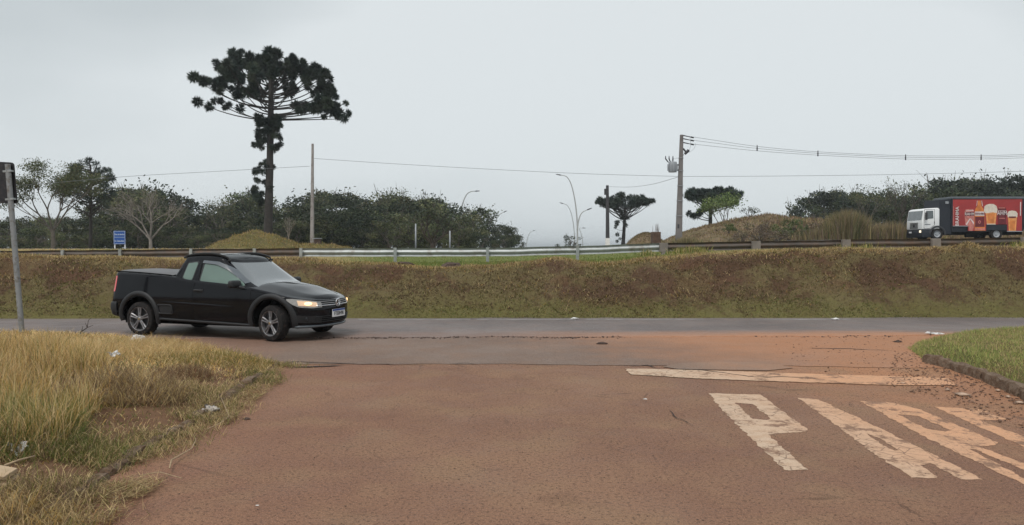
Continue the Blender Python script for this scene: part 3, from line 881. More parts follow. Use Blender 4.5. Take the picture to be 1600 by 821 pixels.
# bank face
n = 230000
x = r.uniform(-15.5, 15.5, n); y = r.uniform(16.55, 20.9, n)
z = H(x, y); zc = np.interp(x, _crest_x, _crest_z); t = np.clip(z / zc, 0, 1.1)
big = fbm(x * 0.45, y * 0.8, 91); md = fbm(x * 1.8, y * 1.8, 92)
topf = sstep(0.90, 0.985, t + 0.12 * (md - 0.5)); lowf = .85 * sstep(0.42, 0.02, t + 1.0 * (md - 0.5)); brown = sstep(0.47, 0.55, big + 0.2 * (md - 0.5))
wt = np.stack([0.07 + 0.95 * topf, 0.03 + 0.22 * topf, 0.12 + 0.36 * lowf + 0.30 * (1 - brown), 0.02 + 0.55 * lowf + 0.10 * (1 - brown), 0.32 * (1 - topf) * (1 - lowf * .8), 0.05 + 0.45 * brown * (1 - topf) * (1 - lowf)], 1)
hole = sstep(0.36, 0.50, fbm(x * 0.9 + 9, y * 1.6, 95))
keep = r.rand(n) < (0.22 + 0.78 * hole)
x, y, z, wt, topf, lowf = x[keep], y[keep], z[keep], wt[keep], topf[keep], lowf[keep]; n = len(x)
blades('bank_grass', np.stack([x, y, z - 0.01], 1), (0.018 + 0.045 * r.rand(n)) * (1 + 0.6 * topf) * (1 - .25 * lowf), 0.013 + 0.014 * r.rand(n), r.uniform(0.2, 1.3, n), r.normal(-1.57, 1.1, n),
       pick(r, n, [STRAW * 0.95, GOLD * 0.85, OLIVE * 0.78, GREEN * 0.95, DEADB * 0.66, np.array((0.105, 0.062, 0.038))], wt, 0.5), 'dry brown and green turf on the road bank', seg2=False)
# pale dead stalks lying in drifts on the face and tufts along the crest
m = 5200
cx_ = r.uniform(-15, 15, 60); cy_ = r.uniform(17.2, 19.8, 60); ci = r.randint(0, 60, m)
x = cx_[ci] + r.normal(0, .35, m); y = cy_[ci] + r.normal(0, .22, m)
x2 = r.uniform(-15.5, 15.5, 16000); y2 = 19.75 + r.normal(0, .22, 16000); kp = r.rand(16000) < sstep(.42, .62, fbm(x2 * .9, x2 * 0 + 4, 97))
x = np.concatenate([x, x2[kp]]); y = np.concatenate([y, y2[kp]]); n_ = len(x)
blades('bank_stalks', np.stack([x, y, H(x, y) - .005], 1), .06 + .12 * r.rand(n_), .010 + .010 * r.rand(n_), r.uniform(.6, 1.7, n_), r.rand(n_) * 6.283, pick(r, n_, [STRAW * .75, DEADB * 1.0, GOLD * .7], (.35, .5, .15), .3), 'pale dead stalks strewn over the road bank')
# cut-grass strip between crest and guard rail
n = 100000
y = r.uniform(20.0, 34.0, n); x = r.uniform(-0.72, 0.72, n) * y
z = H(x, y); pm = px_of(x, y); md = fbm(x * 0.6, y * 0.6, 93)
gf = sstep(520, 620, pm) * sstep(1150, 1020, pm) * sstep(20.2, 21.2, y) + 0.35 * sstep(0.5, 0.65, md)
wt = np.stack([0.6 * (1 - gf) + .05, 0.25 * (1 - gf) + .05, 0.15 + 0.3 * gf, 0.05 + 0.8 * gf], 1)
blades('roadside_grass', np.stack([x, y, z - 0.01], 1), 0.03 + 0.07 * r.rand(n), 0.02 + 0.02 * r.rand(n), r.uniform(0.3, 1.3, n), r.rand(n) * 6.283,
       pick(r, n, [STRAW * 1.0, STRAW * .8, OLIVE * 1.2, GREEN * 1.3], wt, 0.25), 'yellow and green cut grass along the guard rail', seg2=False)
# taller weeds by the rail
Pw = []
for px0, wpx, m in ((1075, 28, 900), (1010, 14, 200), (1600, 30, 200), (1345, 40, 150)):
    yy = r.uniform(25.5, 27.6, m); xx = (r.normal(px0, wpx * 0.5, m) - 800) * yy / 1200
    Pw.append(np.stack([xx, yy, H(xx, yy)], 1))
P = np.concatenate(Pw); n = len(P)
blades('rail_weeds', P, 0.10 + 0.25 * r.rand(n), 0.02 + 0.015 * r.rand(n), r.uniform(0.1, 0.8, n), r.rand(n) * 6.283, pick(r, n, [OLIVE * 1.3, GREEN, STRAW], (.5, .3, .2)), 'weeds growing against the guard rail')

# highway and the road that leaves it
xh = xs[(xs > -600) & (xs < 600)]
xh = np.concatenate([xh[xh < -17], xh[(xh >= -17) & (xh < 17)][::8], xh[xh >= 16.9]])
mb = MB(); mb.grid([[(x_, y_, float(road_z(x_, y_)) + 0.012) for x_ in xh] for y_ in (34.5, 40, 46, 52, 58, 63.0)])
M_hwy = mat('highway_asphalt', (0.13, 0.125, 0.125), 0.75, var=0.2, scale=0.4)
tag(mb.build('highway', M_hwy), kind='structure')
mb = MB(); mb.grid([[(-6 , 66, 1.51), (6, 66, 1.51)], [(14, 240, 1.50), (30, 240, 1.50)], [(60, 900, 1.3), (95, 900, 1.3)]])
tag(mb.build('access_road', M_hwy), kind='structure')
# ------------------------------------------------------------ pickup
M_paintblk = mat('black_car_paint', (0.0055, 0.006, 0.008), 0.09, spec=0.15, coat=0.22, var=0.05)
M_plastic = mat('black_plastic', (0.018, 0.019, 0.021), 0.55, spec=0.4, var=0.1, bump=0.05, bscale=300)
M_dark = mat('dark_gap', (0.004, 0.004, 0.004), 0.8, spec=0.1)
M_rubber = mat('tyre_rubber', (0.016, 0.015, 0.015), 0.85, spec=0.25, dirt=(0.06, 0.045, 0.038), dirt_amt=0.25)
M_alloy = mat('alloy_rim', (0.24, 0.24, 0.25), 0.42, metal=0.6, var=0.1, dirt=(0.12, 0.09, 0.075), dirt_amt=0.3)
M_alloyd = mat('alloy_dark', (0.035, 0.036, 0.04), 0.4, metal=0.4)
M_chrome = mat('chrome', (0.72, 0.73, 0.75), 0.14, metal=1.0, var=0.04)
M_sideglass = mat('tinted_side_glass', (0.125, 0.190, 0.165), 0.07, spec=0.7, var=0.18, scale=1.2)
M_windglass = mat('windscreen_glass', (0.115, 0.128, 0.135), 0.09, spec=1.0, coat=1.0, var=0.12, scale=1.0)
M_cover = mat('bed_cover_vinyl', (0.085, 0.080, 0.082), 0.42, spec=0.5, var=0.12, scale=3, bump=0.15, bscale=12)
M_visor = mat('smoked_visor', (0.10, 0.115, 0.13), 0.25, spec=0.6)
M_lamp = mat('headlamp_lens', (0.30, 0.29, 0.27), 0.08, spec=0.8, coat=1.0, var=0.25, scale=14)
M_lampon = mat('headlamp_lit', (0.9, 0.75, 0.5), 0.2, emit=(1.0, 0.66, 0.34), es=1.25)
M_lampon2 = mat('headlamp_glow', (0.55, 0.42, 0.30), 0.2, emit=(1.0, 0.62, 0.36), es=0.28)
M_tail = mat('tail_lamp_red', (0.32, 0.012, 0.014), 0.15, spec=0.6, coat=1.0, emit=(1.0, 0.05, 0.05), es=0.18)
M_white = mat('white_plate', (0.72, 0.73, 0.74), 0.4)
M_blue = mat('blue_band', (0.02, 0.06, 0.25), 0.4)
M_ink = mat('black_ink', (0.02, 0.02, 0.022), 0.5)
M_silver = mat('silver_trim', (0.45, 0.46, 0.47), 0.35, metal=0.6)

def se(u, n):
    u = min(abs(u), 1.0)
    return (1 - u ** n) ** (1.0 / n)
def itp(x, pts):
    return float(np.interp(x, [p[0] for p in pts], [p[1] for p in pts]))
def smooth_itp(x, pts):
    xs_ = [p[0] for p in pts]
    return sum(itp(x + d, pts) for d in (-.09, -.045, 0, .045, .09)) / 5
ZS = [(-2.2, 1.105), (-1.5, 1.085), (-.8, 1.045), (-.55, 1.02), (-.2, .985), (.3, .945), (.85, .890), (1.1, .845), (1.4, .795), (1.75, .725), (2.0, .685), (2.2, .650)]
ZB = [(-2.3, .345), (-1.4, .30), (0, .26), (1.0, .23), (2.3, .215)]
WZ = [(.15, .735), (.24, .770), (.32, .800), (.45, .815), (.62, .820), (.74, .816), (.80, .806), (.92, .794), (1.02, .780), (1.15, .762)]
XN = [(.15, 2.03), (.22, 2.09), (.30, 2.14), (.42, 2.16), (.52, 2.158), (.60, 2.140), (.66, 2.105), (.74, 2.04), (1.2, 1.8)]
XT = [(.2, -2.06), (.34, -2.10), (.46, -2.135), (.56, -2.125), (.62, -2.085), (.85, -2.07), (1.0, -2.06), (1.12, -2.035)]
XC_F, XC_R, NF, NR = 1.42, -1.86, 2.35, 3.4
def wz(z, x): return itp(z, WZ) - 0.035 * float(sstep(-1.2, -2.1, x)) * float(sstep(.6, 1.0, z))
RT = .055
def shell(s, t):
    """s: 0 tail centre .. 1 side .. 2 nose centre; t: 0 sill .. 1 shoulder.  returns (x, y, z)"""
    # first guess of x to find heights
    def planx(z):
        w = wz(z, 0)
        if s < 0.5:
            a = XC_R - itp(z, XT); ph = (s / 0.5) * math.pi / 2
            y = w * abs(math.sin(ph)) ** (2 / NR); x = XC_R - a * abs(math.cos(ph)) ** (2 / NR)
        elif s > 1.5:
            a = itp(z, XN) - XC_F; ph = ((s - 1.5) / 0.5) * math.pi / 2
            y = w * abs(math.cos(ph)) ** (2 / NF); x = XC_F + a * abs(math.sin(ph)) ** (2 / NF)
        else:
            x = XC_R + (XC_F - XC_R) * (s - .5); y = w
        return x, y
    x, y = planx(.6)
    zs, zb = smooth_itp(x, ZS), itp(x, ZB)
    z = zb + (zs - zb) * t
    # round the shoulder
    dz = zs - z
    x, y = planx(z)
    y *= wz(z, x) / wz(z, 0)
    if dz < RT:
        k = RT - math.sqrt(max(0, RT * RT - (RT - dz) ** 2))
        if s > 1.5:
            ph = ((s - 1.5) / 0.5) * math.pi / 2
            y -= k * math.cos(ph); x -= k * math.sin(ph) * 1.3
        elif s < .5:
            ph = (s / 0.5) * math.pi / 2
            y -= k * math.sin(ph) * 0.6; x += k * math.cos(ph) * 0.5
        else: y -= k * (1.0 if x > -.5 else 0.5)
    # tuck under at the sill
    if t < .06: y -= .03 * (1 - t / .06) * min(1, abs(y) * 3)
    return x, max(y, 0), z
def y_body(x, z):
    """half width of the body at (x, z)"""
    w = wz(z, x)
    if x > XC_F:
        a = itp(z, XN) - XC_F; return w * se((x - XC_F) / a, NF)
    if x < XC_R:
        a = XC_R - itp(z, XT); return w * se((XC_R - x) / a, NR)
    zs = smooth_itp(x, ZS); dz = zs - z
    if 0 <= dz < RT: w -= (RT - math.sqrt(max(0, RT * RT - (RT - dz) ** 2))) * (1.0 if x > -.5 else .5)
    return w
def x_front(y, z):
    return XC_F + (itp(z, XN) - XC_F) * se(y / wz(z, 0), NF)

WR = 0.292      # tyre radius
AX = 1.375
def make_body():
    S = list(np.linspace(0, .5, 15)) + list(np.linspace(.5, 1.5, 61)[1:]) + list(1.5 + .5 * np.linspace(0, 1, 27)[1:])
    T = [0, .03, .06, .12, .2, .3, .4, .5, .6, .68, .76, .83, .88, .91, .93, .945, .96, .97, .98, .988, .995, 1.0]
    ring = []
    for t in T:
        right = [shell(s, t) for s in S]
        pts = [(x, -y, z) for x, y, z in right] + [(x, y, z) for x, y, z in reversed(right)][1:-1]
        ring.append(pts)
    n = len(ring[0]); ns = len(S)
    mb = MB()
    vs = [p for r_ in ring for p in r_]
    fs = []
    for i in range(len(T) - 1):
        for k in range(n):
            k2 = (k + 1) % n
            fs.append((i * n + k, i * n + k2, (i + 1) * n + k2, (i + 1) * n + k))
    # top: spans between mirrored columns
    base = (len(T) - 1) * n
    NC = 13
    rows = []
    for i in range(ns):
        p = ring[-1][i]
        li = (n - i) % n
        row = []
        x, y, z = p[0], abs(p[1]), p[2]
        cr = (0.060 + .030 * float(sstep(1.9, 1.2, x))) * float(sstep(.7, 1.1, x)) * min(1, y / .5 + .12) if x > .7 else 0
        for j in range(NC):
            u = -1 + 2 * j / (NC - 1)
            if j == 0: row.append(base + i); continue
            if j == NC - 1: row.append(base + li if i not in (0, ns - 1) else base + i); continue
            # raised centre panel of the bonnet with two soft creases
            e = (1 - abs(u) ** 2.2)
            rid = 0.014 * math.exp(-((abs(u) - .62) / .12) ** 2) * float(sstep(.9, 1.2, x)) * float(sstep(2.1, 1.7, x))
            dz = cr * e + rid
            if x < -.6: dz = -0.012 * (abs(u) < .97)
            vs.append((x, u * y, z + dz)); row.append(len(vs) - 1)
        rows.append(row)
    for i in range(1, ns - 2):
        for j in range(NC - 1):
            q = (rows[i][j], rows[i + 1][j], rows[i + 1][j + 1], rows[i][j + 1])
            fs.append(q)
    # end fans
    for (i0, i1) in ((0, 1), (ns - 1, ns - 2)):
        for j in range(NC - 1):
            q = (rows[i0][0], rows[i1][j], rows[i1][j + 1]) if i0 == 0 else (rows[i0][0], rows[i1][j + 1], rows[i1][j])
            fs.append(q)
    # bottom
    for i in range(1, ns - 2):
        fs.append((i, (n - i) % n, (n - i - 1) % n, i + 1))
    fs.append((0, n - 1, 1)); fs.append((ns - 1, ns - 2, n - ns + 2))
    used = set(q for f in fs for q in f)
    mb.add(vs, fs)
    body = mb.build('body', M_paintblk, recalc=True)
    bm = bmesh.new(); bm.from_mesh(body.data)
    loose = [v for v in bm.verts if not v.link_faces]
    bmesh.ops.delete(bm, geom=loose, context='VERTS')
    bmesh.ops.recalc_face_normals(bm, faces=bm.faces)
    bm.to_mesh(body.data); bm.free()
    # wheel wells
    cut = MB()
    for ax in (-AX, AX):
        for sd in (-1, 1):
            n_ = 40; r_ = .352
            y0, y1 = (.50 * sd, 1.1 * sd)
            ring0 = [(ax + r_ * math.cos(2 * math.pi * k / n_), y0, .335 + r_ * math.sin(2 * math.pi * k / n_)) for k in range(n_)]
            ring1 = [(p[0], y1, p[2]) for p in ring0]
            fs = [(k, (k + 1) % n_, (k + 1) % n_ + n_, k + n_) for k in range(n_)] + [tuple(range(n_)), tuple(range(2 * n_ - 1, n_ - 1, -1))]
            cut.add(ring0 + ring1, fs)
    cutter = cut.build('cutter', M_dark, recalc=True)
    md = body.modifiers.new('b', 'BOOLEAN'); md.operation = 'DIFFERENCE'; md.object = cutter; md.solver = 'EXACT'
    dg = bpy.context.evaluated_depsgraph_get()
    me = bpy.data.meshes.new_from_object(body.evaluated_get(dg))
    me.name = 'pickup_body'
    bpy.data.objects.remove(body); bpy.data.objects.remove(cutter)
    me.polygons.foreach_set('use_smooth', [True] * len(me.polygons))
    me.set_sharp_from_angle(angle=R(32))
    return me

# cab
CABW = [(0, .765), (.15, .757), (.5, .705), (.8, .655), (1, .615)]
def zroof(x): return 1.395 - .10 * max(0, (x + .05) / .5) ** 2 * .8 - .02 * max(0, (-x - .1) / .4) ** 2
def cab_w(t): return itp(t, CABW)
def cab_ab(t): return .90 - .78 * t, .45 - .14 * t         # xc, a of the screen bow
def cab_zb(x): return smooth_itp(x, ZS) - .05 + .03 * float(sstep(.8, 1.2, x))
CN = 3.8
def cab(s, t):
    w = cab_w(t); xc, a = cab_ab(t)
    xr = -.72 + .15 * t; ar, nr = .10, 3.0
    if s < .5:
        ph = (s / .5) * math.pi / 2
        y = w * abs(math.sin(ph)) ** (2 / nr); x = xr + ar - ar * abs(math.cos(ph)) ** (2 / nr)
    elif s > 1.5:
        ph = ((s - 1.5) / .5) * math.pi / 2
        y = w * abs(math.cos(ph)) ** (2 / CN); x = xc + a * abs(math.sin(ph)) ** (2 / CN)
    else: x = xr + ar + (xc - xr - ar) * (s - .5); y = w
    zb = cab_zb(x) + .075 * (1 - y / .765) * float(sstep(.8, 1.1, x))
    zr = zroof(x) - .035
    return x, y, zb + (zr - zb) * t
def cab_t(x, z):
    zb = cab_zb(x); zr = zroof(x) - .035
    return min(max((z - zb) / (zr - zb), 0), 1)
def y_cab(x, z):
    t = cab_t(x, z)
    for _ in range(3):
        xc, a = cab_ab(t)
        w = cab_w(t)
        y = w * se(max(0, x - xc) / a, CN) if x > xc else w
        break
    return y
def make_cab():
    S = list(np.linspace(0, .5, 11)) + list(np.linspace(.5, 1.5, 25)[1:]) + list(1.5 + .5 * np.linspace(0, 1, 25)[1:])
    T = list(np.linspace(0, 1, 15))
    rings = []
    for t in T:
        c = [cab(s, t) for s in S]
        rings.append([(x, -y, z) for x, y, z in c] + [(x, y, z) for x, y, z in reversed(c)][1:-1])
    # roof rounding
    for k, (ins, up) in enumerate(((.010, .016), (.028, .027), (.055, .035))):
        r_ = []
        for (x, y, z) in rings[len(T) - 1]:
            f = max(0.01, 1 - ins / .6)
            cx = -.05
            xx = cx + (x - cx) * (1 - ins / .45)
            r_.append((xx, y * f, zroof(xx) - .035 + up + .0 * z))
        rings.append(r_)
    n = len(rings[0]); ns = len(S)
    mb = MB(); vs = [p for r_ in rings for p in r_]; fs = []
    for i in range(len(rings) - 1):
        for k in range(n):
            k2 = (k + 1) % n
            fs.append((i * n + k, i * n + k2, (i + 1) * n + k2, (i + 1) * n + k))
    base = (len(rings) - 1) * n
    NC = 9; rows = []
    for i in range(ns):
        p = rings[-1][i]; x, y, z = p[0], abs(p[1]), p[2]; li = (n - i) % n; row = []
        for j in range(NC):
            u = -1 + 2 * j / (NC - 1)
            if j == 0: row.append(base + i)
            elif j == NC - 1: row.append(base + li if i not in (0, ns - 1) else base + i)
            else: vs.append((x, u * y, z + .03 * (1 - u * u) * min(1, (y / .55)) ** 2)); row.append(len(vs) - 1)
        rows.append(row)
    for i in range(1, ns - 2):
        for j in range(NC - 1): fs.append((rows[i][j], rows[i + 1][j], rows[i + 1][j + 1], rows[i][j + 1]))
    for (i0, i1) in ((0, 1), (ns - 1, ns - 2)):
        for j in range(NC - 1):
            fs.append((rows[i0][0], rows[i1][j], rows[i1][j + 1]) if i0 == 0 else (rows[i0][0], rows[i1][j + 1], rows[i1][j]))
    mb.add(vs, fs)
    return mb

def slab_xz(poly, fy, off, nx=14, nz=8, sd=-1, thick=0.0):
    """grid patch filling an (x, z) polygon (convex in x) laid on the surface fy(x, z) + off"""
    zs_ = [p[1] for p in poly]; z0, z1 = min(zs_), max(zs_)
    rows = []
    for k in range(nz + 1):
        z = z0 + (z1 - z0) * k / nz
        zz = min(max(z, z0 + 1e-4), z1 - 1e-4)
        hit = []
        for (a, b) in zip(poly, poly[1:] + poly[:1]):
            if (a[1] > zz) != (b[1] > zz): hit.append(a[0] + (b[0] - a[0]) * (zz - a[1]) / (b[1] - a[1]))
        xa, xb = min(hit), max(hit)
        rows.append([(xa + (xb - xa) * j / nx, sd * (fy(xa + (xb - xa) * j / nx, z) + off), z) for j in range(nx + 1)])
    return rows
def rounded(poly, r=.03, k=4):
    out = []
    n = len(poly)
    for i in range(n):
        a, p, b = Vector(poly[i - 1]), Vector(poly[i]), Vector(poly[(i + 1) % n])
        d1, d2 = (a - p), (b - p); rr = min(r, d1.length * .45, d2.length * .45)
        s_, e_ = p + d1.normalized() * rr, p + d2.normalized() * rr
        for j in range(k + 1):
            u = j / k
            q = s_ * (1 - u) ** 2 + p * 2 * u * (1 - u) + e_ * u * u
            out.append((q.x, q.y))
    return out
def sidestrip(mb, pts, fy, off, rad, sd=-1, n=5, flat=.5):
    L = []
    for (a, b) in zip(pts[:-1], pts[1:]):
        k = max(1, int(math.hypot(b[0] - a[0], b[1] - a[1]) / .06))
        for i in range(k): L.append((a[0] + (b[0] - a[0]) * i / k, a[1] + (b[1] - a[1]) * i / k))
    L.append(pts[-1])
    mb.tube([(x, sd * (fy(x, z) + off), z) for x, z in L], rad, n)

def text_mesh(s, size, depth=0.002, bold=0.0):
    cu = bpy.data.curves.new('text', 'FONT'); cu.body = s; cu.size = size; cu.extrude = depth / 2; cu.offset = bold
    cu.align_x = 'CENTER'; cu.align_y = 'CENTER'
    o = bpy.data.objects.new('t', cu); COL.objects.link(o)
    me = bpy.data.meshes.new_from_object(o.evaluated_get(bpy.context.evaluated_depsgraph_get()))
    bpy.data.objects.remove(o)
    return me
def add_text(mb, s, size, M, m=None, sx=1.0, bold=0.0, depth=0.002):
    me = text_mesh(s, size, depth, bold)
    mb.add([M @ Vector((v.co.x * sx, v.co.y, v.co.z)) for v in me.vertices], [tuple(p.vertices) for p in me.polygons], m)
    bpy.data.meshes.remove(me)

def make_wheel(parent, x, side, steer=0.0):
    w = empty('wheel', (x, side * .715, WR)); w.parent = parent
    w.rotation_euler = (0, 0, steer + (math.pi if side > 0 else 0))
    # outward is -Y in wheel space
    mb = MB()
    prof = [(.200, .085), (.215, .098), (.245, .098), (.278, .088), (.290, .065), (.292, .02), (.292, -.02), (.290, -.065), (.278, -.088), (.245, -.100), (.220, -.102), (.208, -.092), (.200, -.08)]
    mb.lathe(prof, 48)
    for k in range(60):
        a = 2 * math.pi * k / 60
        for yy in (-.055, .0, .055):
            mb.box((math.cos(a) * .2915, yy + .012 * (k % 2), math.sin(a) * .2915), (.005, .035, .018), m=0, ry=-a)
    mb.build('tyre', M_rubber, w, smooth=True, angle=40)
    mb = MB()
    mb.lathe([(.212, -.088), (.207, -.094), (.199, -.090), (.193, -.060), (.188, .02), (.188, .085)], 48)
    for k in range(5):
        a = 2 * math.pi * k / 5 + .31
        for off in (-.105, .105):
            c, s = math.cos(a), math.sin(a)
            r0, r1 = .045, .198
            ao = a + off * .55; co, so = math.cos(ao), math.sin(ao)
            ai = a + off * 2.2; ci, si = math.cos(ai), math.sin(ai)
            p0 = Vector((ci * r0, -.082, si * r0)); p1 = Vector((math.cos(a + off * 1.25) * r1, -.078, math.sin(a + off * 1.25) * r1))
            mb.tube([p0, (p0 + p1) / 2 + Vector((0, .006, 0)), p1], [.0155, .0135, .0165], 6)
    mb.lathe([(.0, -.096), (.026, -.096), (.032, -.090), (.055, -.084), (.058, -.06)], 24, m=0)
    mb.lathe([(.0, -.099), (.022, -.098), (.024, -.094)], 20, m=1)
    mb.build('rim', [M_alloy, M_chrome], w, smooth=True, angle=45)
    mb = MB()
    mb.lathe([(.0, -.035), (.19, -.035)], 32)
    for k in range(5):
        a = 2 * math.pi * k / 5 + .31; c, s = math.cos(a), math.sin(a)
        mb.tube([(c * .05, -.070, s * .05), (c * .195, -.066, s * .195)], [.012, .022], 6)
    mb.build('brake_disc', M_alloyd, w, smooth=True, angle=45)
    return w

def make_pickup():
    root = empty('pickup_truck', (-4.95, 13.66, 0.012), R(-18), 'black two-door pickup turning onto the cross road with its headlamp lit', 'pickup truck')
    root.scale = (.972, 1, 1)
    link('body', make_body(), root)
    make_cab().build('cab', M_paintblk, root, smooth=True, angle=40, recalc=True)
    mb = MB()   # dark lining of the wheel wells
    for ax in (-AX, AX):
        for sd in (-1, 1):
            n_ = 30; rr = .349
            rows = [[(ax + rr * math.cos(a), sd * yy, .335 + rr * math.sin(a)) for a in np.linspace(-.35, math.pi + .35, n_)] for yy in (.503, .775)]
            mb.grid(rows)
            mb.add([(ax + rr * math.cos(a), sd * .505, .335 + rr * math.sin(a)) for a in np.linspace(-.35, math.pi + .35, n_)], [tuple(range(n_))])
    mb.box((0, 0, .235), (3.2, .9, .10)); mb.tube([(-1.9, -.35, .26), (-.5, -.35, .24), (.9, -.1, .24)], .035, 8); mb.box((-.9, .1, .22), (.5, .6, .14), bev=.03)
    mb.tube([(-AX, -.7, .30), (-AX, .7, .30)], .045, 8); mb.tube([(AX, -.7, .30), (AX, .7, .30)], .03, 8)
    mb.build('underbody', M_dark, root)
    # glazing
    main = rounded([(-.085, .945), (.84, .890), (.81, .925), (.65, 1.055), (.44, 1.175), (.22, 1.258), (-.02, 1.280), (-.055, 1.277)], .03)
    quarter = rounded([(-.255, .970), (-.435, 1.000), (-.450, 1.03), (-.410, 1.255), (-.385, 1.275), (-.225, 1.280), (-.205, 1.265)], .035)
    for sd in (-1, 1):
        for nm, pl, rim in (('door_window', main, .030), ('quarter_window', quarter, .022)):
            cx = sum(p[0] for p in pl) / len(pl); cz = sum(p[1] for p in pl) / len(pl)
            big = [(cx + (x - cx) * (1 + rim / max(.12, abs(x - cx)) * min(1, abs(x - cx) / .1)), cz + (z - cz) * (1 + rim / max(.08, abs(z - cz)) * min(1, abs(z - cz) / .06))) for x, z in pl]
            mb = MB(); mb.grid(slab_xz(big, y_cab, .003, 22, 14, sd)); fr = mb.build('window_frame', M_plastic, root, smooth=True)
            mb = MB(); mb.grid(slab_xz(pl, y_cab, .007, 22, 14, sd)); mb.build('pane', M_sideglass, fr, smooth=True)
        # wind deflector over the door window
        mb = MB(); top = [(-.10, 1.312), (.22, 1.290), (.47, 1.205), (.69, 1.085), (.87, .955)]; bot = [(-.10, 1.268), (.20, 1.240), (.43, 1.160), (.64, 1.045), (.83, .930)]
        rows = []
        for tt in np.linspace(0, 1, 5):
            row = []
            for u in np.linspace(0, 1, 24):
                q = u * 4; i = min(3, int(q)); f = q - i
                xa = top[i][0] + (top[i + 1][0] - top[i][0]) * f; za = top[i][1] + (top[i + 1][1] - top[i][1]) * f
                xb = bot[i][0] + (bot[i + 1][0] - bot[i][0]) * f; zb_ = bot[i][1] + (bot[i + 1][1] - bot[i][1]) * f
                x, z = xa + (xb - xa) * tt, za + (zb_ - za) * tt
                row.append((x, sd * (y_cab(x, z) + .012 + .016 * tt), z))
            rows.append(row)
        mb.grid(rows); mb.build('window_visor', M_visor, root, smooth=True)
        # panel gaps and side trim
        mb = MB()
        def yb(x, z): return y_body(x, z) if z < smooth_itp(x, ZS) - .02 else y_cab(x, z)
        gap = [(-.13, 1.33), (-.115, .96), (-.175, .92), (-.20, .80), (-.20, .45), (-.14, .31)]
        sidestrip(mb, gap[:2], y_cab, .001, .0045, sd); sidestrip(mb, gap[1:], y_body, -.001, .0045, sd)
        sidestrip(mb, [(-.14, .31), (.80, .285), (.93, .36), (.97, .55), (.985, .83)], y_body, -.001, .0045, sd)
        sidestrip(mb, [(.985, .83), (1.15, .80), (1.45, .745), (1.70, .70)], y_body, .0, .004, sd)
        sidestrip(mb, [(.975, .68), (1.02, .672)], y_body, .0, .006, sd)
        mb.build('panel_gap', M_dark, root)
        mb = MB(); sidestrip(mb, [(-.93, .305), (-.5, .292), (.2, .272), (.98, .248)], y_body, .002, .022, sd, 8); mb.build('side_sill', M_plastic, root, smooth=True)
        mb = MB()
        fr = rounded([(-.93, .40), (-.63, .40), (-.66, .545), (-.96, .545)], .03)
        mb.tube([(x, sd * (y_body(x, z) + .004), z) for x, z in fr + fr[:1]], .013, 6, caps=False)
        mb.grid(slab_xz(rounded([(-.905, .415), (-.655, .415), (-.68, .530), (-.93, .530)], .02), y_body, .002, 8, 4, sd))
        mb.build('side_vent', M_plastic, root, smooth=True, angle=50)
        # belt crease highlight: a shallow swage line pressed proud of the side
        rows = []
        for tt in np.linspace(0, 1, 5):
            row = []
            for u in np.linspace(0, 1, 40):
                x = -.90 + 1.55 * u
                zc = .60 - .055 * u * 1.0; hw = .020 * math.sin(math.pi * min(1, u * 1.0)) ** .5 + .002
                z = zc + (tt - .5) * 2 * hw
                row.append((x, sd * (y_body(x, z) + .001 + .010 * (1 - abs(tt * 2 - 1)) * math.sin(math.pi * u)), z))
            rows.append(row)
        mb = MB(); mb.grid(rows); mb.build('swage_line', M_paintblk, root, smooth=True)
        # arch flares
        for ax in (-AX, AX):
            rows = []
            for a in np.linspace(-.30, math.pi + .22, 44):
                row = []
                for rr, off in ((.357, -.06), (.360, .006), (.372, .020), (.395, .026), (.420, .024), (.440, .013), (.446, -.004)):
                    x = ax + rr * math.cos(a) * (1.02 if ax > 0 else 1.0); z = .335 + rr * math.sin(a)
                    if z < .17: z = .17
                    row.append((x, sd * (y_body(x, max(z, .2)) + off), z))
                rows.append(row)
            mb = MB(); mb.grid(rows); mb.build('wheel_arch_flare', M_plastic, root, smooth=True)
        # handle
        mb = MB(); hy = y_body(-.09, .80)
        mb.box((-.09, sd * (hy + .002), .80), (.20, .012, .055), bev=.005)
        mb.tube([(-.175, sd * (hy + .012), .808), (-.15, sd * (hy + .034), .812), (-.04, sd * (hy + .034), .808), (-.01, sd * (hy + .012), .802)], [.010, .014, .014, .010], 8)
        mb.build('door_handle', M_plastic, root, smooth=True, angle=40)
        # mirror
        mb = MB(); my = y_cab(.80, .93)
        mb.box((.72, sd * (my + .150), .925), (.10, .245, .125), bev=.040, rz=sd * .12)
        mb.tube([(.90, sd * (my - .02), .845), (.83, sd * (my + .04), .855), (.74, sd * (my + .10), .885)], [.035, .028, .03], 8)
        mo = mb.build('door_mirror', M_plastic, root, smooth=True, angle=40)
        mb = MB(); mb.box((.668, sd * (my + .150), .925), (.006, .165, .085), rz=sd * .12, bev=.002); mb.build('mirror_glass', M_chrome, mo)
        # roof rail
        pts = []
        for u in np.linspace(0, 1, 22):
            x = -.58 + u * 0.98
            lift = .036 * math.sin(math.pi * min(max(u, 0), 1)) ** .35
            zr = zroof(x) - .012 - (.03 if u > .97 else 0)
            pts.append((x, sd * (.565 + .01 * u), zr + lift))
        mb = MB(); mb.tube(pts, [.012 + .010 * math.sin(math.pi * u) ** .4 for u in np.linspace(0, 1, 22)], 8, flat=1.3)
        mb.box((-.56, sd * .565, zroof(-.56) - .012), (.08, .03, .04), bev=.01); mb.box((.38, sd * .575, zroof(.38) - .03), (.08, .03, .03), bev=.01)
        mb.build('roof_rail', M_plastic, root, smooth=True, angle=50)
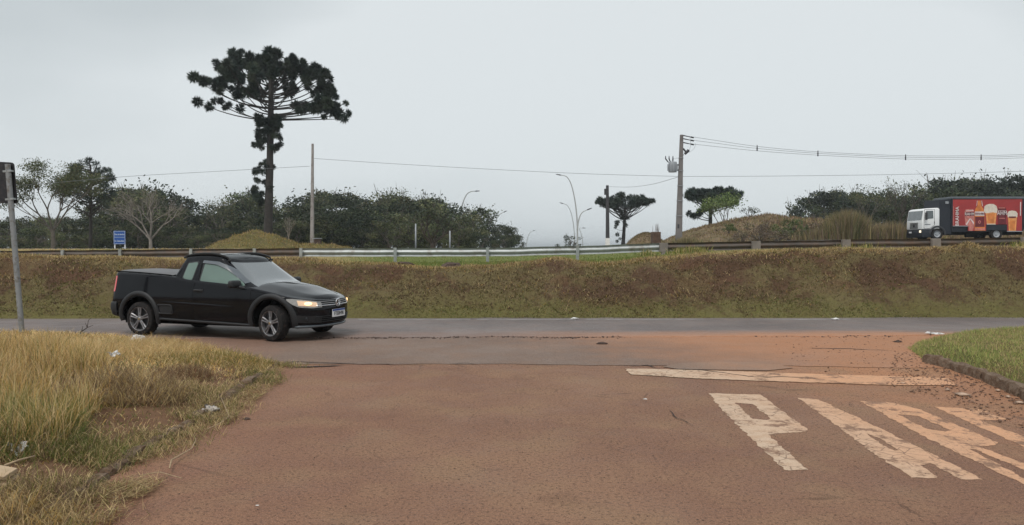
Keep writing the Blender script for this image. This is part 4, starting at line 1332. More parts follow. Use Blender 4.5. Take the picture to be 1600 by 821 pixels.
        # head lamp: wraps the nose corner
        def nose(s_, z, off):
            w = wz(z, 0); a = itp(z, XN) - XC_F; ph = ((s_ - 1.5) / .5) * math.pi / 2
            y = w * abs(math.cos(ph)) ** (2 / NF); x = XC_F + a * abs(math.sin(ph)) ** (2 / NF)
            return (x + off * math.sin(ph), sd * (y + off * math.cos(ph)), z)
        def band(s0, s1, lo, hi, off, ns_=22, nz_=6, s_ref=None):
            rows = []
            for tt in np.linspace(0, 1, nz_):
                rows.append([nose(s0 + (s1 - s0) * u, lo(u) + (hi(u) - lo(u)) * tt, off) for u in np.linspace(0, 1, ns_)])
            return rows
        lo = lambda u: itp(u, [(0, .675), (.12, .612), (.3, .565), (.7, .543), (1, .550)])
        hi = lambda u: itp(u, [(0, .690), (.2, .690), (.5, .672), (.8, .645), (1, .622)])
        mb = MB(); mb.grid(band(1.60, 1.862, lambda u: lo(u) - .006, lambda u: hi(u) + .004, .004)); hl = mb.build('headlight', M_lamp, root, smooth=True)
        mb = MB()
        lo2 = lambda u: lo(.30 + .50 * u) + .018; hi2 = lambda u: hi(.30 + .50 * u) - .018
        mb.grid(band(1.60 + .262 * .30, 1.60 + .262 * .86, lo2, hi2, .012)); mb.build('reflector', M_lampon2, hl, smooth=True)
        c = nose(1.755, .612, .012)
        mb = MB(); 
        dx = Vector(nose(1.775, .612, .012)) - Vector(nose(1.735, .612, .012)); dx.normalize(); nrm = dx.cross(Vector((0, 0, 1))) * sd
        ring = [Vector(c) + dx * (.066 * math.cos(a)) + Vector((0, 0, .030 * math.sin(a))) for a in np.linspace(0, 2 * math.pi, 20, endpoint=False)]
        nrm = Vector((dx.y, -dx.x, 0)); 
        if nrm.dot(Vector((1, sd * .6, 0))) < 0: nrm = -nrm
        mb.add([p + nrm * .006 for p in ring] + [Vector(c) + nrm * .018], [(k, (k + 1) % 20, 20) for k in range(20)]); mb.build('bulb', M_lampon, hl, smooth=True)
        # fog lamp recess
        mb = MB(); mb.grid(band(1.63, 1.86, lambda u: .305 - .02 * u, lambda u: .43 - .03 * u, .004)); fg = mb.build('fog_lamp_recess', M_plastic, root, smooth=True)
        c = Vector(nose(1.735, .362, .012)); mb = MB(); mb.lathe([(.0, .012), (.028, .010), (.034, .0)], 18, 'X', c=tuple(c)); mb.build('fog_lamp', M_alloyd, fg, smooth=True)
        # tail lamp
        rows = []
        for tt in np.linspace(0, 1, 8):
            z = .76 + .27 * tt; row = []
            for u in np.linspace(0, 1, 12):
                ph = (.10 + .84 * u) * math.pi / 2; a = XC_R - itp(z, XT); w = wz(z, -2.0)
                ext = 0.0
                row.append((XC_R - a * abs(math.cos(ph)) ** (2 / NR) + ext - .008 * math.cos(ph), sd * (w * abs(math.sin(ph)) ** (2 / NR) + .006), z))
            rows.append(row)
        mb = MB(); mb.grid(rows); mb.build('tail_light', M_tail, root, smooth=True)
    # windscreen
    rows = []
    for t in np.linspace(.10, .965, 16):
        row = []
        w = cab_w(t); xc, a = cab_ab(t)
        ym = w * (.89 + .03 * t)
        for u in np.linspace(-1, 1, 33):
            y = u * ym
            x = xc + a * se(y / w, CN)
            zb_ = cab_zb(x) + .075 * (1 - abs(y) / .765) * float(sstep(.8, 1.1, x)); zr = zroof(x) - .035
            row.append((x + .005, y, zb_ + (zr - zb_) * t + .003))
        rows.append(row)
    mb = MB(); mb.grid(rows); mb.build('windshield', M_windglass, root, smooth=True)
    # wipers and cowl
    def ws(y, t, off=.02):
        w = cab_w(t); xc, a = cab_ab(t); x = xc + a * se(y / w, CN)
        zb_ = cab_zb(x) + .075 * (1 - abs(y) / .765) * float(sstep(.8, 1.1, x)); zr = zroof(x) - .035
        return (x + off, y, zb_ + (zr - zb_) * t + off * .8)
    for y0, y1, t1 in ((-.50, .02, .13), (.02, .58, .13)):
        mb = MB(); mb.tube([ws(y0, .09, .03), ws((y0 + y1) / 2, .115, .035), ws(y1, t1, .03)], [.014, .011, .008], 6)
        mb.tube([ws(y0 + .03 + k * (y1 - y0) / 6, .115 + (t1 - .11) * k / 6, .014) for k in range(7)], .007, 5); mb.build('wiper', M_dark, root)
    rows = [[ws(y, .015, .012) for y in np.linspace(-.70, .70, 25)], [ws(y, .10, .010) for y in np.linspace(-.68, .68, 25)]]
    mb = MB(); mb.grid(rows); mb.build('cowl', M_plastic, root, smooth=True)
    # grille
    def fgrid(y0, y1, z0, z1, off, ny=20, nz=4):
        return [[(x_front(y, z) + off, y, z) for y in np.linspace(y0, y1, ny)] for z in np.linspace(z0, z1, nz)]
    mb = MB(); mb.grid(fgrid(-.50, .50, .560, .655, .004)); gr = mb.build('grille', M_dark, root)
    for z, mt_, hh in ((.572, M_chrome, .010), (.605, M_silver, .005), (.635, M_silver, .005)):
        mb = MB(); mb.tube([(x_front(y, z) + .008, y, z) for y in np.linspace(-.49, .49, 21)], hh, 6); mb.build('grille_bar', mt_, gr, smooth=True)
    # badge: ring with a V over a W
    bx, bz = x_front(0, .602) + .022, .602
    mb = MB()
    rg = [(bx, .062 * math.cos(a), bz + .062 * math.sin(a)) for a in np.linspace(0, 2 * math.pi, 32)]
    mb.tube(rg, .0085, 6, caps=False)
    for pts in ([(-.025, .053), (0, .008), (.025, .053)], [(-.054, .028), (-.026, -.048), (0, .0), (.026, -.048), (.054, .028)]):
        mb.tube([(bx + .004, y, bz + z) for y, z in pts], .0075, 5)
    mb.build('badge', M_chrome, root, smooth=True, angle=50)
    mb = MB(); mb.lathe([(0, -.004), (.060, -.004), (.062, -.012)], 28, 'X', c=(bx, 0, bz)); mb.build('badge_plate', M_plastic, root)
    # lower grille, lip
    mb = MB(); mb.grid(fgrid(-.52, .52, .285, .405, .004)); lg = mb.build('lower_grille', M_dark, root)
    for z in (.305, .335, .365, .393):
        mb = MB(); mb.tube([(x_front(y, z) + .008, y, z) for y in np.linspace(-.52, .52, 21)], .007, 5); mb.build('grille_bar', M_plastic, lg, smooth=True)
    mb = MB(); pts = [(x_front(y, .235) + .012, y, .232) for y in np.linspace(-.70, .70, 31)]
    mb.tube(pts, .018, 6, flat=1.4); mb.build('bumper_lip', M_visor, root, smooth=True)
    # number plate
    pl = empty('number_plate'); pl.parent = root
    px_ = x_front(0, .44) + .015
    mb = MB(); mb.box((px_, 0, .43), (.008, .40, .13), bev=.002); mb.build('plate_base', M_white, pl)
    mb = MB(); mb.box((px_ + .0045, 0, .4785), (.002, .396, .030)); mb.build('plate_band', M_blue, pl)
    mb = MB(); Mx = Matrix.Translation((px_ + .006, 0, .418)) @ Matrix.Rotation(R(90), 4, 'Z') @ Matrix.Rotation(R(90), 4, 'X')
    add_text(mb, 'FTE0H98', .088, Mx, sx=.90, bold=.001); mb.build('plate_text', M_ink, pl)
    # bed cover
    rows = []
    for x in np.linspace(-2.0, -.76, 18):
        row = []
        w = wz(1.07, x) - .075
        for u in np.linspace(-1, 1, 17):
            sag = .004 * math.cos(x * 14) * (1 - u * u)
            row.append((x, u * w, smooth_itp(x, ZS) + .004 + .030 * (1 - u ** 4) - sag))
        rows.append(row)
    mb = MB(); mb.grid(rows, flip=True); bc = mb.build('bed_cover', M_cover, root, smooth=True)
    for sd in (-1, 1):
        mb = MB()
        mb.tube([(x, sd * (wz(1.07, x) - .062), smooth_itp(x, ZS) + .010) for x in np.linspace(-2.0, -.76, 14)], .011, 6)
        for x in np.linspace(-1.9, -.75, 6): mb.box((x, sd * (wz(1.07, x) - .05), smooth_itp(x, ZS) + .006), (.05, .02, .018))
        mb.build('cover_rail', M_dark, bc, smooth=True, angle=50)
    # rear bumper
    rows = []
    for z, off in ((.34, -.01), (.36, .02), (.45, .032), (.55, .03), (.58, .012), (.585, -.01)):
        row = []
        for ph in np.linspace(-1, 1, 41):
            sd = -1 if ph < 0 else 1; p_ = (1 - abs(ph)) ; p_ = abs(ph) * math.pi / 2 * 1.0
            a = XC_R - itp(z, XT); w = wz(z, -1.9)
            yy = w * abs(math.sin(p_)) ** (2 / NR); xx = XC_R - a * abs(math.cos(p_)) ** (2 / NR)
            row.append((xx - off * (math.cos(p_) ** .5 if math.cos(p_) > 0 else 0), sd * (yy + off * .5 * abs(ph)), z))
        rows.append(row)
    mb = MB(); mb.grid(rows); mb.build('rear_bumper', M_plastic, root, smooth=True)
    # inner rear-view antenna
    for ax in (-AX, AX):
        for sd in (-1, 1):
            make_wheel(root, ax, sd, R(-13) if ax > 0 else 0)
    return root
pickup = make_pickup()
# ------------------------------------------------------------ guard rail
M_galv = mat('galvanised_steel', (0.36, 0.38, 0.38), 0.50, metal=0.55, var=0.15, scale=1.5, dirt=(0.25, 0.24, 0.22), dirt_amt=0.3)
M_rusty = mat('weathered_rail', (0.090, 0.076, 0.066), 0.6, metal=0.3, var=0.3, scale=1.2, dirt=(0.13, 0.08, 0.055), dirt_amt=0.5)
M_concrete = mat('pole_concrete', (0.30, 0.275, 0.255), 0.9, var=0.15, scale=1.5, dirt=(0.17, 0.14, 0.125), dirt_amt=0.3, bump=0.3, bscale=20)
M_concd = mat('pole_concrete_dark', (0.175, 0.160, 0.152), 0.9, var=0.18, scale=1.5, bump=0.3, bscale=20)
RAIL = [(-200, 30.5, 393.2), (0, 30.5, 392.2), (100, 30.3, 391.5), (190, 30, 390.7), (300, 29.6, 389.6), (400, 29.2, 388.7), (472, 28.6, 388.2), (618, 28, 388), (762, 28, 387.5), (902, 28, 385), (1036, 28, 380),
        (1180, 28, 377.5), (1320, 28, 375), (1460, 28, 373.2), (1600, 28, 371.5), (1745, 28, 370)]
WPROF = [(0, 0), (.018, -.012), (.060, -.045), (.060, -.075), (.010, -.115), (-.006, -.155), (.010, -.195), (.060, -.235), (.060, -.265), (.018, -.298), (0, -.31)]
def rail_run(i0, i1, m_beam, m_post, label, block):
    root = empty('guard_rail', (0, 0, 0), 0, label, 'guard rail')
    r = np.random.RandomState(i0 + 3)
    pts = [at(p[0], p[2], p[1]) for p in RAIL]
    for i in range(i0, i1):
        a, b = pts[i], pts[i + 1]
        k = max(1, round((b - a).length / 3.4)); 
        for q in range(k):
            p0, p1 = a.lerp(b, q / k), a.lerp(b, (q + 1) / k)
            rows = []
            t = (p1 - p0).normalized(); s = Vector((t.y, -t.x, 0)).normalized()
            if s.y > 0: s = -s
            w0 = r.normal(0, .006)
            for u in np.linspace(0, 1, 9):
                c = p0.lerp(p1, u * 1.004); dz = w0 * math.sin(u * 6.3) + .004 * math.sin(u * 15)
                # the W faces the highway; we look at its back
                rows.append([c - s * (d_ * 1.0) + Vector((0, 0, z_ + dz)) for d_, z_ in WPROF])
            mb = MB(); mb.grid(rows)
            rows2 = [[p + s * .005 for p in rr] for rr in rows]
            mb.grid(rows2, flip=True)
            mb.build('beam', m_beam, root, smooth=True, angle=60)
            pb = Vector((p0.x, p0.y - 0.0, 0)) + s * .11
            gz = float(H(np.array([pb.x]), np.array([pb.y]))[0])
            mb = MB(); tilt = r.normal(0, .015)
            top = p0.z + r.normal(0, .008)
            if block:
                mb.box((pb.x, pb.y + .02, p0.z - .16), (.30, .16, .33), bev=.008)
                mb.box((pb.x, pb.y + .02, (gz + p0.z - .3) / 2 - .1), (.15, .14, max(.1, p0.z - gz)), rz=tilt)
            else:
                h = top + .02 - gz + .25
                mb.box((pb.x, pb.y, gz - .25 + h / 2), (.11, .012, h), ry=tilt); mb.box((pb.x - .05, pb.y + .035, gz - .25 + h / 2), (.008, .07, h), ry=tilt); mb.box((pb.x + .05, pb.y + .035, gz - .25 + h / 2), (.008, .07, h), ry=tilt)
            mb.build('post', m_post, root)
    return root
M_blockm = mat('spacer_block', (0.20, 0.175, 0.155), 0.8, var=0.2, scale=3)
rail_run(0, 6, M_rusty, M_galv, 'dark weathered guard rail curving away to the left', False)
rail_run(6, 10, M_galv, M_galv, 'bright galvanised guard rail in the middle of the bank top', False)
rail_run(10, 15, M_rusty, M_blockm, 'dark guard rail with square spacer blocks on the right', True)

# ------------------------------------------------------------ poles, lamps, wires
M_iron = mat('dark_iron', (0.05, 0.05, 0.055), 0.6, metal=0.4)
M_grey = mat('grey_enamel', (0.30, 0.32, 0.34), 0.5, var=0.1)
M_wire = mat('cable_grey', (0.15, 0.16, 0.17), 0.7)
def pole(label, px0, py0, px1, py1, D, w0, w1, mt, cat='utility pole'):
    a, b = at(px0, py0, D), at(px1, py1, D)
    a.z -= 0.6
    root = empty('utility_pole', a, 0, label, cat)
    mb = MB(); v = b - a
    K = 14; rows = []
    for k in range(K + 1):
        c = v * (k / K); w = (w0 + (w1 - w0) * k / K) / 2
        ch = w * .25
        rows.append([c + Vector(q) for q in ((-w + ch, -w, 0), (w - ch, -w, 0), (w, -w + ch, 0), (w, w - ch, 0), (w - ch, w, 0), (-w + ch, w, 0), (-w, w - ch, 0), (-w, -w + ch, 0), (-w + ch, -w, 0))])
    mb.grid(rows); mb.add(rows[-1][:8], [tuple(range(8))])
    mb.build('shaft', mt, root)
    return root, a, v
p_left, a0, v0 = pole('slim bare concrete pole standing alone beside the tall araucaria', 487.5, 387, 488.5, 225, 62, .30, .16, M_concrete)
mb = MB()
for t in (.32, .52, .72, .90): mb.box(v0 * t + Vector((0, -.13 + .05 * t, 0)), (.05, .03, .06))
tag(mb.build('step_bolts', M_iron, p_left), kind='stuff')
p_tr, a1, v1 = pole('tall grey concrete pole carrying a transformer on the right', 1060, 380, 1065, 211, 60, .50, .24, M_concd)
for k, t in enumerate((.30, .43, .56, .69, .80)):
    w = .52 - .26 * t
    mb = MB(); c = v1 * t; rr = w / 2 + .012
    mb.tube([c + Vector((math.cos(a) * rr * 1.25, math.sin(a) * rr * 1.25, 0)) for a in np.linspace(0, 6.283, 13)], .02, 5, caps=False)
    mb.build('steel_band', M_grey, p_tr)
def L1(px, py, D=60): return at(px, py, D) - a1
tr = MB(); c = L1(1051, 261)
tr.lathe([(0, -.42), (.30, -.42), (.33, -.36), (.33, .30), (.30, .38), (0, .42)], 16, 'Z', c=tuple(c))
for k in range(10):
    a = k * .628; tr.box(c + Vector((math.cos(a) * .36, math.sin(a) * .36, -.05)), (.10, .02, .5), rz=a)
tb = tr.build('transformer', M_grey, p_tr, smooth=True, angle=40)
mb = MB()
for dx in (-.55, -.28, .02):
    mb.tube([c + Vector((dx * .6, 0, .35)), c + Vector((dx, 0, .62)), c + Vector((dx, 0, .85))], [.04, .05, .025], 6)
tag(mb.build('bushing', M_iron, tb), kind='stuff')
mb = MB(); mb.tube([c + Vector((.2, 0, .15)), Vector((v1.x * .74, 0, c.z + .15))], .05, 6); mb.tube([c + Vector((.2, 0, -.25)), Vector((v1.x * .7, 0, c.z - .25))], .05, 6); tag(mb.build('bracket', M_iron, p_tr), kind='stuff')
mb = MB(); mb.tube([L1(1064, 234), L1(1068, 233), L1(1072, 238)], .07, 6); mb.tube([L1(1070, 241), L1(1076, 235)], [.10, .12], 8); mb.tube([L1(1064, 240), L1(1068, 243)], .05, 6); mb.build('fuse_cutout', M_iron, p_tr)
for py, yy in ((212, 0), (217, -.8), (223, .8)):
    mb = MB(); mb.tube([L1(1064, py), L1(1069, py + .3), L1(1078, py + 2.2)], [.04, .045, .03], 6); mb.tube([L1(1079, py + 2.4), L1(1084, py + 3.4)], .06, 6); mb.build('insulator', M_iron, p_tr)
mb = MB(); mb.box(L1(1059, 366), (.14, .45, 1.5)); mb.build('conduit', M_iron, p_tr)
p_d, a2, v2 = pole('short dark pole with whitewashed foot left of the small araucaria', 949.5, 384, 949, 290, 78, .40, .26, mat('dark_pole', (0.045, 0.045, 0.05), 0.8))
mb = MB(); mb.box(at(949.3, 378, 78 - .2) - a2, (.44, .05, .72)); mb.build('white_foot', M_white, p_d)
mb = MB(); mb.box(at(946.5, 300, 78) - a2, (.30, .3, .62), bev=.04); mb.build('meter_box', M_iron, p_d)
for px_, t, b, lab in ((649.5, 350, 388, 'thin grey post before the woods, left of a similar one'), (703, 361, 388, 'thin grey post just left of the nearest street lamp')):
    mb = MB(); A, B = at(px_, b, 60), at(px_, t, 60); mb.tube([A - Vector((0, 0, .4)), B], [.07, .055], 8)
    tag(mb.build('post', M_grey, None, smooth=True), lab, 'post', 'thin posts in front of the woods')

def wire(name, pts, D, label, rad=.017, grp='overhead wires'):
    """pts: (px, py) or (px, py, D)"""
    P = [at(p[0], p[1], p[2] if len(p) > 2 else D) for p in pts]
    out = []
    for i in range(len(P) - 1):
        p0, p1, p2, p3 = P[max(i - 1, 0)], P[i], P[i + 1], P[min(i + 2, len(P) - 1)]
        for u in np.linspace(0, 1, 8, endpoint=False):
            out.append(0.5 * ((2 * p1) + (p2 - p0) * u + (2 * p0 - 5 * p1 + 4 * p2 - p3) * u * u + (3 * p1 - p0 - 3 * p2 + p3) * u ** 3))
    out.append(P[-1])
    mb = MB(); mb.tube(out, rad, 4)
    return tag(mb.build(name, M_wire), label, 'wire', grp)
wire('overhead_wire', [(-60, 296), (80, 286), (200, 276), (340, 268), (484, 260)], 62, 'thin wire from the left tree tops to the bare pole')
wire('overhead_wire', [(491, 248), (620, 256.5), (780, 265.5), (920, 272), (1060, 276)], 61, 'long wire sagging between the bare pole and the transformer pole')
wire('overhead_wire', [(1064, 276), (1200, 275.5), (1400, 273), (1600, 268), (1780, 262)], 60, 'lowest wire running right from the transformer pole')
wire('overhead_wire', [(952, 292, 78), (985, 292.5, 73), (1020, 288, 67), (1059, 277, 60)], 60, 'short slack wire between the short dark pole and transformer pole')
WA = [(1068, 212), (1120, 220), (1183, 229), (1278, 237.5), (1415, 243.5), (1533, 243.5), (1620, 241), (1800, 236)]
for dy, lab in ((0, 'top wire of the three leaving the transformer pole top'), (3.2, 'middle wire of the three leaving the transformer pole top'), (7.0, 'bottom wire of the three leaving the transformer pole top')):
    wire('overhead_wire', [(x, y + dy * (1.7 if i < 1 else (1.35 if i == 1 else (.75 if i > 2 else 1)))) for i, (x, y) in enumerate(WA)], 60, lab, .016)
for k, (px_, py) in enumerate(((1183, 231.5), (1278, 240), (1415, 246), (1533, 246))):
    c = at(px_, py, 60); mb = MB()
    mb.tube([c + Vector((0, 0, -.22)), c + Vector((0, 0, .22))], [.05, .03], 6); mb.box(c + Vector((0, 0, 0)), (.10, .05, .05))
    tag(mb.build('line_spacer', M_iron), ['spacer on the three wires, nearest the transformer pole', 'second spacer from the transformer pole on the three wires', 'spacer on the three wires above the bare right-hand trees', 'rightmost spacer on the three wires, above the truck'][k], 'spacer', 'spacers on the wires')
wire('jumper_cable', [(1078, 214), (1079, 226), (1077, 236)], 60, 'thin jumper cable hanging from the pole-top wires to the fuse', .011)
wire('jumper_cable', [(1087, 224), (1084, 233), (1076, 239)], 60, 'outer jumper cable curving back to the fuse bracket', .011)
wire('jumper_cable', [(1046, 256), (1052, 249), (1062, 247)], 60, 'thin cable arching from the transformer to its pole', .011)

M_lampp = mat('lamp_post_paint', (0.42, 0.43, 0.43), 0.5, var=0.06)
def street_lamp(label, arms, D, r0, r1):
    a = at(*arms[0][0], D)
    root = empty('street_lamp', a, 0, label, 'street lamp', 'street lamps along the far road')
    for k, pts in enumerate(arms):
        P = [at(x, y, D) - a for x, y in pts]
        if k == 0: P[0] = P[0] - Vector((0, 0, .8))
        out = []
        for i in range(len(P) - 1):
            p0, p1, p2, p3 = P[max(i - 1, 0)], P[i], P[i + 1], P[min(i + 2, len(P) - 1)]
            for u in np.linspace(0, 1, 6, endpoint=False):
                out.append(0.5 * ((2 * p1) + (p2 - p0) * u + (2 * p0 - 5 * p1 + 4 * p2 - p3) * u * u + (3 * p1 - p0 - 3 * p2 + p3) * u ** 3))
        out.append(P[-1]); n = len(out)
        mb = MB(); mb.tube(out, [r0 + (r1 - r0) * i / n for i in range(n)], 8)
        mb.build('pole' if k == 0 else 'second_arm', M_lampp, root, smooth=True)
        d = (out[-1] - out[-3]).normalized()
        mb = MB(); mb.tube([out[-1] - d * .1, out[-1] + d * .25, out[-1] + d * .75], [r1 * 1.2, r1 * 2.6, r1 * 1.3], 8, flat=.5); mb.build('lamp_head', M_iron, root, smooth=True)
street_lamp('largest curved street lamp in front of the woods', [[(717, 388), (717.5, 352), (721, 325), (728, 306), (735, 300), (742, 299)], [(717, 370), (715.5, 356), (712, 347), (708, 344)]], 118, .13, .05)
street_lamp('second curved street lamp, at the right end of the woods', [[(769.5, 387), (771, 362), (775, 345), (780, 336), (787, 332)], [(769.5, 378), (768, 370), (764, 366), (760, 365)]], 165, .14, .055)
street_lamp('small distant street lamp right of the woods', [[(822, 385), (824, 374), (828, 364), (833, 361)]], 290, .14, .07)
street_lamp('street lamp with one tall arm curving left over the sky', [[(902, 386), (902, 352), (899, 318), (893, 290), (886, 277), (877, 274)], [(902, 360), (904, 345), (909, 333), (917, 328.5)]], 106, .11, .045)
street_lamp('faint street lamp just left of the tall double one', [[(898, 386), (897, 360), (893, 335), (887, 322), (880, 318.5)]], 150, .09, .045)
street_lamp('smallest street lamp, right of the tall double one', [[(911, 386), (910, 374), (907, 362), (905, 357), (910, 356.5)]], 170, .08, .045)

# ------------------------------------------------------------ blue road sign
def blue_sign():
    D = 55; a = at(187, 389, D)
    root = empty('road_sign', (a.x, a.y, a.z), R(6), 'small blue road sign on two white posts behind the left rail', 'road sign')
    s = D / 1200
    mb = MB(); mb.box((0, 0, 17.5 * s), (17.6 * s, .04, 21 * s), bev=.012); mb.build('panel', mat('sign_blue', (0.012, 0.075, 0.30), 0.45, var=0.06), root)
    for sx in (-1, 1):
        mb = MB(); mb.box((sx * 7.6 * s, .05, 2 * s), (.07, .06, 28 * s)); mb.build('post', M_white, root)
    M_sl = mat('sign_white', (0.50, 0.56, 0.62), 0.5)
    mb = MB(); w, h, z = 17.0 * s, 20.3 * s, 17.5 * s
    for c, q in (((0, -.022, z + h / 2 - .02), (w, .004, .022)), ((0, -.022, z - h / 2 + .02), (w, .004, .022)), ((-w / 2 + .02, -.022, z), (.022, .004, h - .07)), ((w / 2 - .02, -.022, z), (.022, .004, h - .07)), ((0, -.022, z + .02), (w - .06, .004, .022))): mb.box(c, q)
    mb.build('border', M_sl, root)
    mb = MB(); Mx = Matrix.Translation((0, -.026, z + 4.9 * s)) @ Matrix.Rotation(R(90), 4, 'X'); add_text(mb, 'Área de manobra', .17, Mx, sx=.56, bold=.004)
    Mx = Matrix.Translation((0, -.026, z - 5.4 * s)) @ Matrix.Rotation(R(90), 4, 'X'); add_text(mb, 'Av. Comendador', .17, Mx, sx=.56, bold=.004)
    tag(mb.build('lettering', M_sl, root), kind='stuff')
blue_sign()

# ------------------------------------------------------------ sign seen from behind, left edge
def back_sign():
    D = 12.4
    b, t = at(35, 529, D), at(12, 257, D)
    root = empty('traffic_sign', b, 0, 'back of a dark traffic sign on a leaning grey post at left edge', 'traffic sign')
    v = t - b
    mb = MB(); mb.tube([-v * .08, v * .5, v], .042, 14); mb.build('post', mat('sign_post_grey', (0.245, 0.255, 0.26), 0.55, metal=0.2, var=0.15, scale=6, dirt=(0.14, 0.12, 0.10), dirt_amt=0.3), root, smooth=True, angle=50)
    pl = [(-60, 249), (21, 254.5), (27, 313), (29, 319), (-52, 314)]
    pl = [(-58, 250), (23, 254.5), (28.5, 319), (-52, 315)]
    P = [at(x, y, D + .06) - b for x, y in pl]
    pr = rounded([(p.x, p.z) for p in reversed(P)], .055, 5)
    mb = MB(); mb.prism(pr, .045, .052, 'Y'); mb.build('plate', mat('sign_back_dark', (0.022, 0.021, 0.024), 0.5, metal=0.2, var=0.2, dirt=(0.05, 0.042, 0.04), dirt_amt=0.3), root)
    for u in (.80, .96):
        mb = MB(); c = v * u; mb.box(c + Vector((0, .01, 0)), (.13, .10, .03), ry=-.1); mb.build('clamp', M_galv, root)
back_sign()

# ------------------------------------------------------------ truck
M_twhite = mat('truck_white', (0.84, 0.85, 0.85), 0.35, coat=0.4, var=0.05, scale=1.5)
M_tdark = mat('truck_dark_blue', (0.012, 0.016, 0.024), 0.5, var=0.2)
M_tglass = mat('truck_glass', (0.085, 0.10, 0.105), 0.1, spec=0.9, coat=0.6, var=0.3, scale=2)
M_red = mat('truck_red_curtain', (0.34, 0.032, 0.032), 0.5, var=0.16, scale=0.9, bump=0.1, bscale=3)
M_amber = mat('print_amber', (0.62, 0.20, 0.045), 0.5, var=0.22, scale=3)
M_amberl = mat('print_light_amber', (0.72, 0.30, 0.09), 0.5, var=0.2, scale=4)
M_foam = mat('print_foam', (0.68, 0.60, 0.50), 0.6, var=0.12, scale=5)
M_pwhite = mat('print_white', (0.66, 0.58, 0.56), 0.6)
M_pink = mat('print_pink', (0.52, 0.18, 0.15), 0.6, var=0.3, scale=5)
M_maroon = mat('print_maroon', (0.13, 0.012, 0.018), 0.5, var=0.3, scale=4)
def truck():
    D = 57.0; s = D / 1200
    def X(px): return (px - 1440.5) * s
    def Z(py): return (374.5 - py) * s
    o = at(1440.5, 374.5, D)
    root = empty('delivery_truck', o, 0, 'white-cab delivery truck with a red box printed with beer glasses', 'truck')
    W = 2.25
    # cab shell
    prof = [(X(1440.5), Z(358.5)), (X(1468), Z(358.5)), (X(1468), Z(327)), (X(1465.5), Z(325)), (X(1447), Z(326)), (X(1443.5), Z(328)), (X(1440.8), Z(345.5))]
    mb = MB(); mb.prism(prof, .0, W, 'Y'); me = mb.mesh('cab', M_twhite, recalc=True)
    bm = bmesh.new(); bm.from_mesh(me); bmesh.ops.dissolve_limit(bm, angle_limit=.02, verts=bm.verts, edges=bm.edges); bmesh.ops.bevel(bm, geom=list(bm.edges), offset=.06, segments=3, profile=.5, affect='EDGES', clamp_overlap=True); bm.to_mesh(me); bm.free()
    me.polygons.foreach_set('use_smooth', [True] * len(me.polygons)); me.set_sharp_from_angle(angle=R(40))
    link('cab', me, root)
    # windscreen on the sloping front (faces -x)
    def fx(z): return X(1440.8) + (X(1443.5) - X(1440.8)) * (z - Z(345.5)) / (Z(328) - Z(345.5)) if z > Z(345.5) else X(1440.8)
    rows = [[(fx(z) - .012, y, z) for y in np.linspace(.12, W - .12, 6)] for z in np.linspace(Z(344), Z(329.5), 4)]
    mb = MB(); mb.grid(rows); mb.build('windshield', M_tglass, root)
    dwin = rounded([(X(1445), Z(343)), (X(1458), Z(341.5)), (X(1457.5), Z(329.5)), (X(1446.5), Z(329.8))], .05)
    mb = MB(); mb.prism(dwin, -.014, .02, 'Y'); dw = mb.build('door_window', M_tglass, root)
    mb = MB(); dd = [(X(1444), Z(327.5)), (X(1459.5), Z(327.5)), (X(1460), Z(352)), (X(1453), Z(357)), (X(1443.5), Z(357)), (X(1444), Z(327.5))]
    mb.tube([(x, -.003, z) for x, z in dd], .012, 4); mb.build('panel_gap', M_dark, root)
    mb = MB(); mb.box((X(1459.5), -.02, Z(348)), (.05, .03, .13), bev=.01); mb.build('door_handle', M_iron, root)
    mb = MB(); mb.box((X(1444.5), -.22, Z(338.5)), (.10, .22, .55), bev=.03); mb.tube([(X(1446), -.02, Z(331.5)), (X(1444.8), -.2, Z(333))], .02, 5); mb.build('door_mirror', M_iron, root)
    # lettering-like strip on the door is unreadable: a plain grey dash
    mb = MB(); mb.box((X(1449), -.004, Z(351)), (.42, .006, .05)); mb.build('door_marking', M_visor, root)
    # grille: black slats on the white front
    for k in range(6):
        mb = MB(); mb.box((X(1440.5) - .012, W / 2 + .02, Z(348.5 + k * 1.65)), (.02, 1.15 - .05 * (k % 2), .045)); mb.build('grille_slat', M_iron, root)
    mb = MB(); mb.lathe([(0, -.03), (.11, -.03), (.12, .01)], 14, 'X', c=(X(1440.5) - .01, W / 2, Z(353))); mb.build('badge', M_iron, root)
    # bumper and lower body
    mb = MB(); mb.box((X(1447.5), W / 2, Z(365)), (X(1454) - X(1440.3), W + .04, Z(359) - Z(371.5)), bev=.05); bp = mb.build('bumper', M_tdark, root, smooth=True, angle=40)
    mb = MB(); mb.box((X(1440.2) - .01, W - .62, Z(363)), (.02, .36, .12)); mb.build('number_plate', M_white, bp)
    mb = MB(); mb.box((X(1440.2) - .01, .22, Z(362)), (.02, .24, .16), bev=.005); mb.build('headlight', mat('truck_headlight', (0.8, 0.75, 0.65), 0.3, emit=(1, .85, .6), es=0.9), bp)
    mb = MB(); mb.box((X(1453.8), -.025, Z(361)), (.10, .02, .10)); mb.build('side_marker', M_pwhite, bp)
    # arch
    cx, cz = X(1464.4), Z(365.8)
    rows = [[(cx + rr * math.cos(a), yy, cz + rr * math.sin(a) * .98) for a in np.linspace(-.1, math.pi + .1, 22)] for rr, yy in ((.48, -.03), (.50, -.05), (.60, -.05), (.63, -.02), (.63, .5))]
    mb = MB(); mb.grid(rows); mb.build('wheel_arch', M_iron, root, smooth=True, angle=40)
    # dark section behind the cab, chassis
    mb = MB(); mb.box(((X(1468) + X(1487)) / 2 , W / 2, (Z(312) + Z(366)) / 2), (X(1487) - X(1468) - .01, W - .1, Z(312) - Z(366)), bev=.03); mb.build('bulkhead', M_tdark, root)
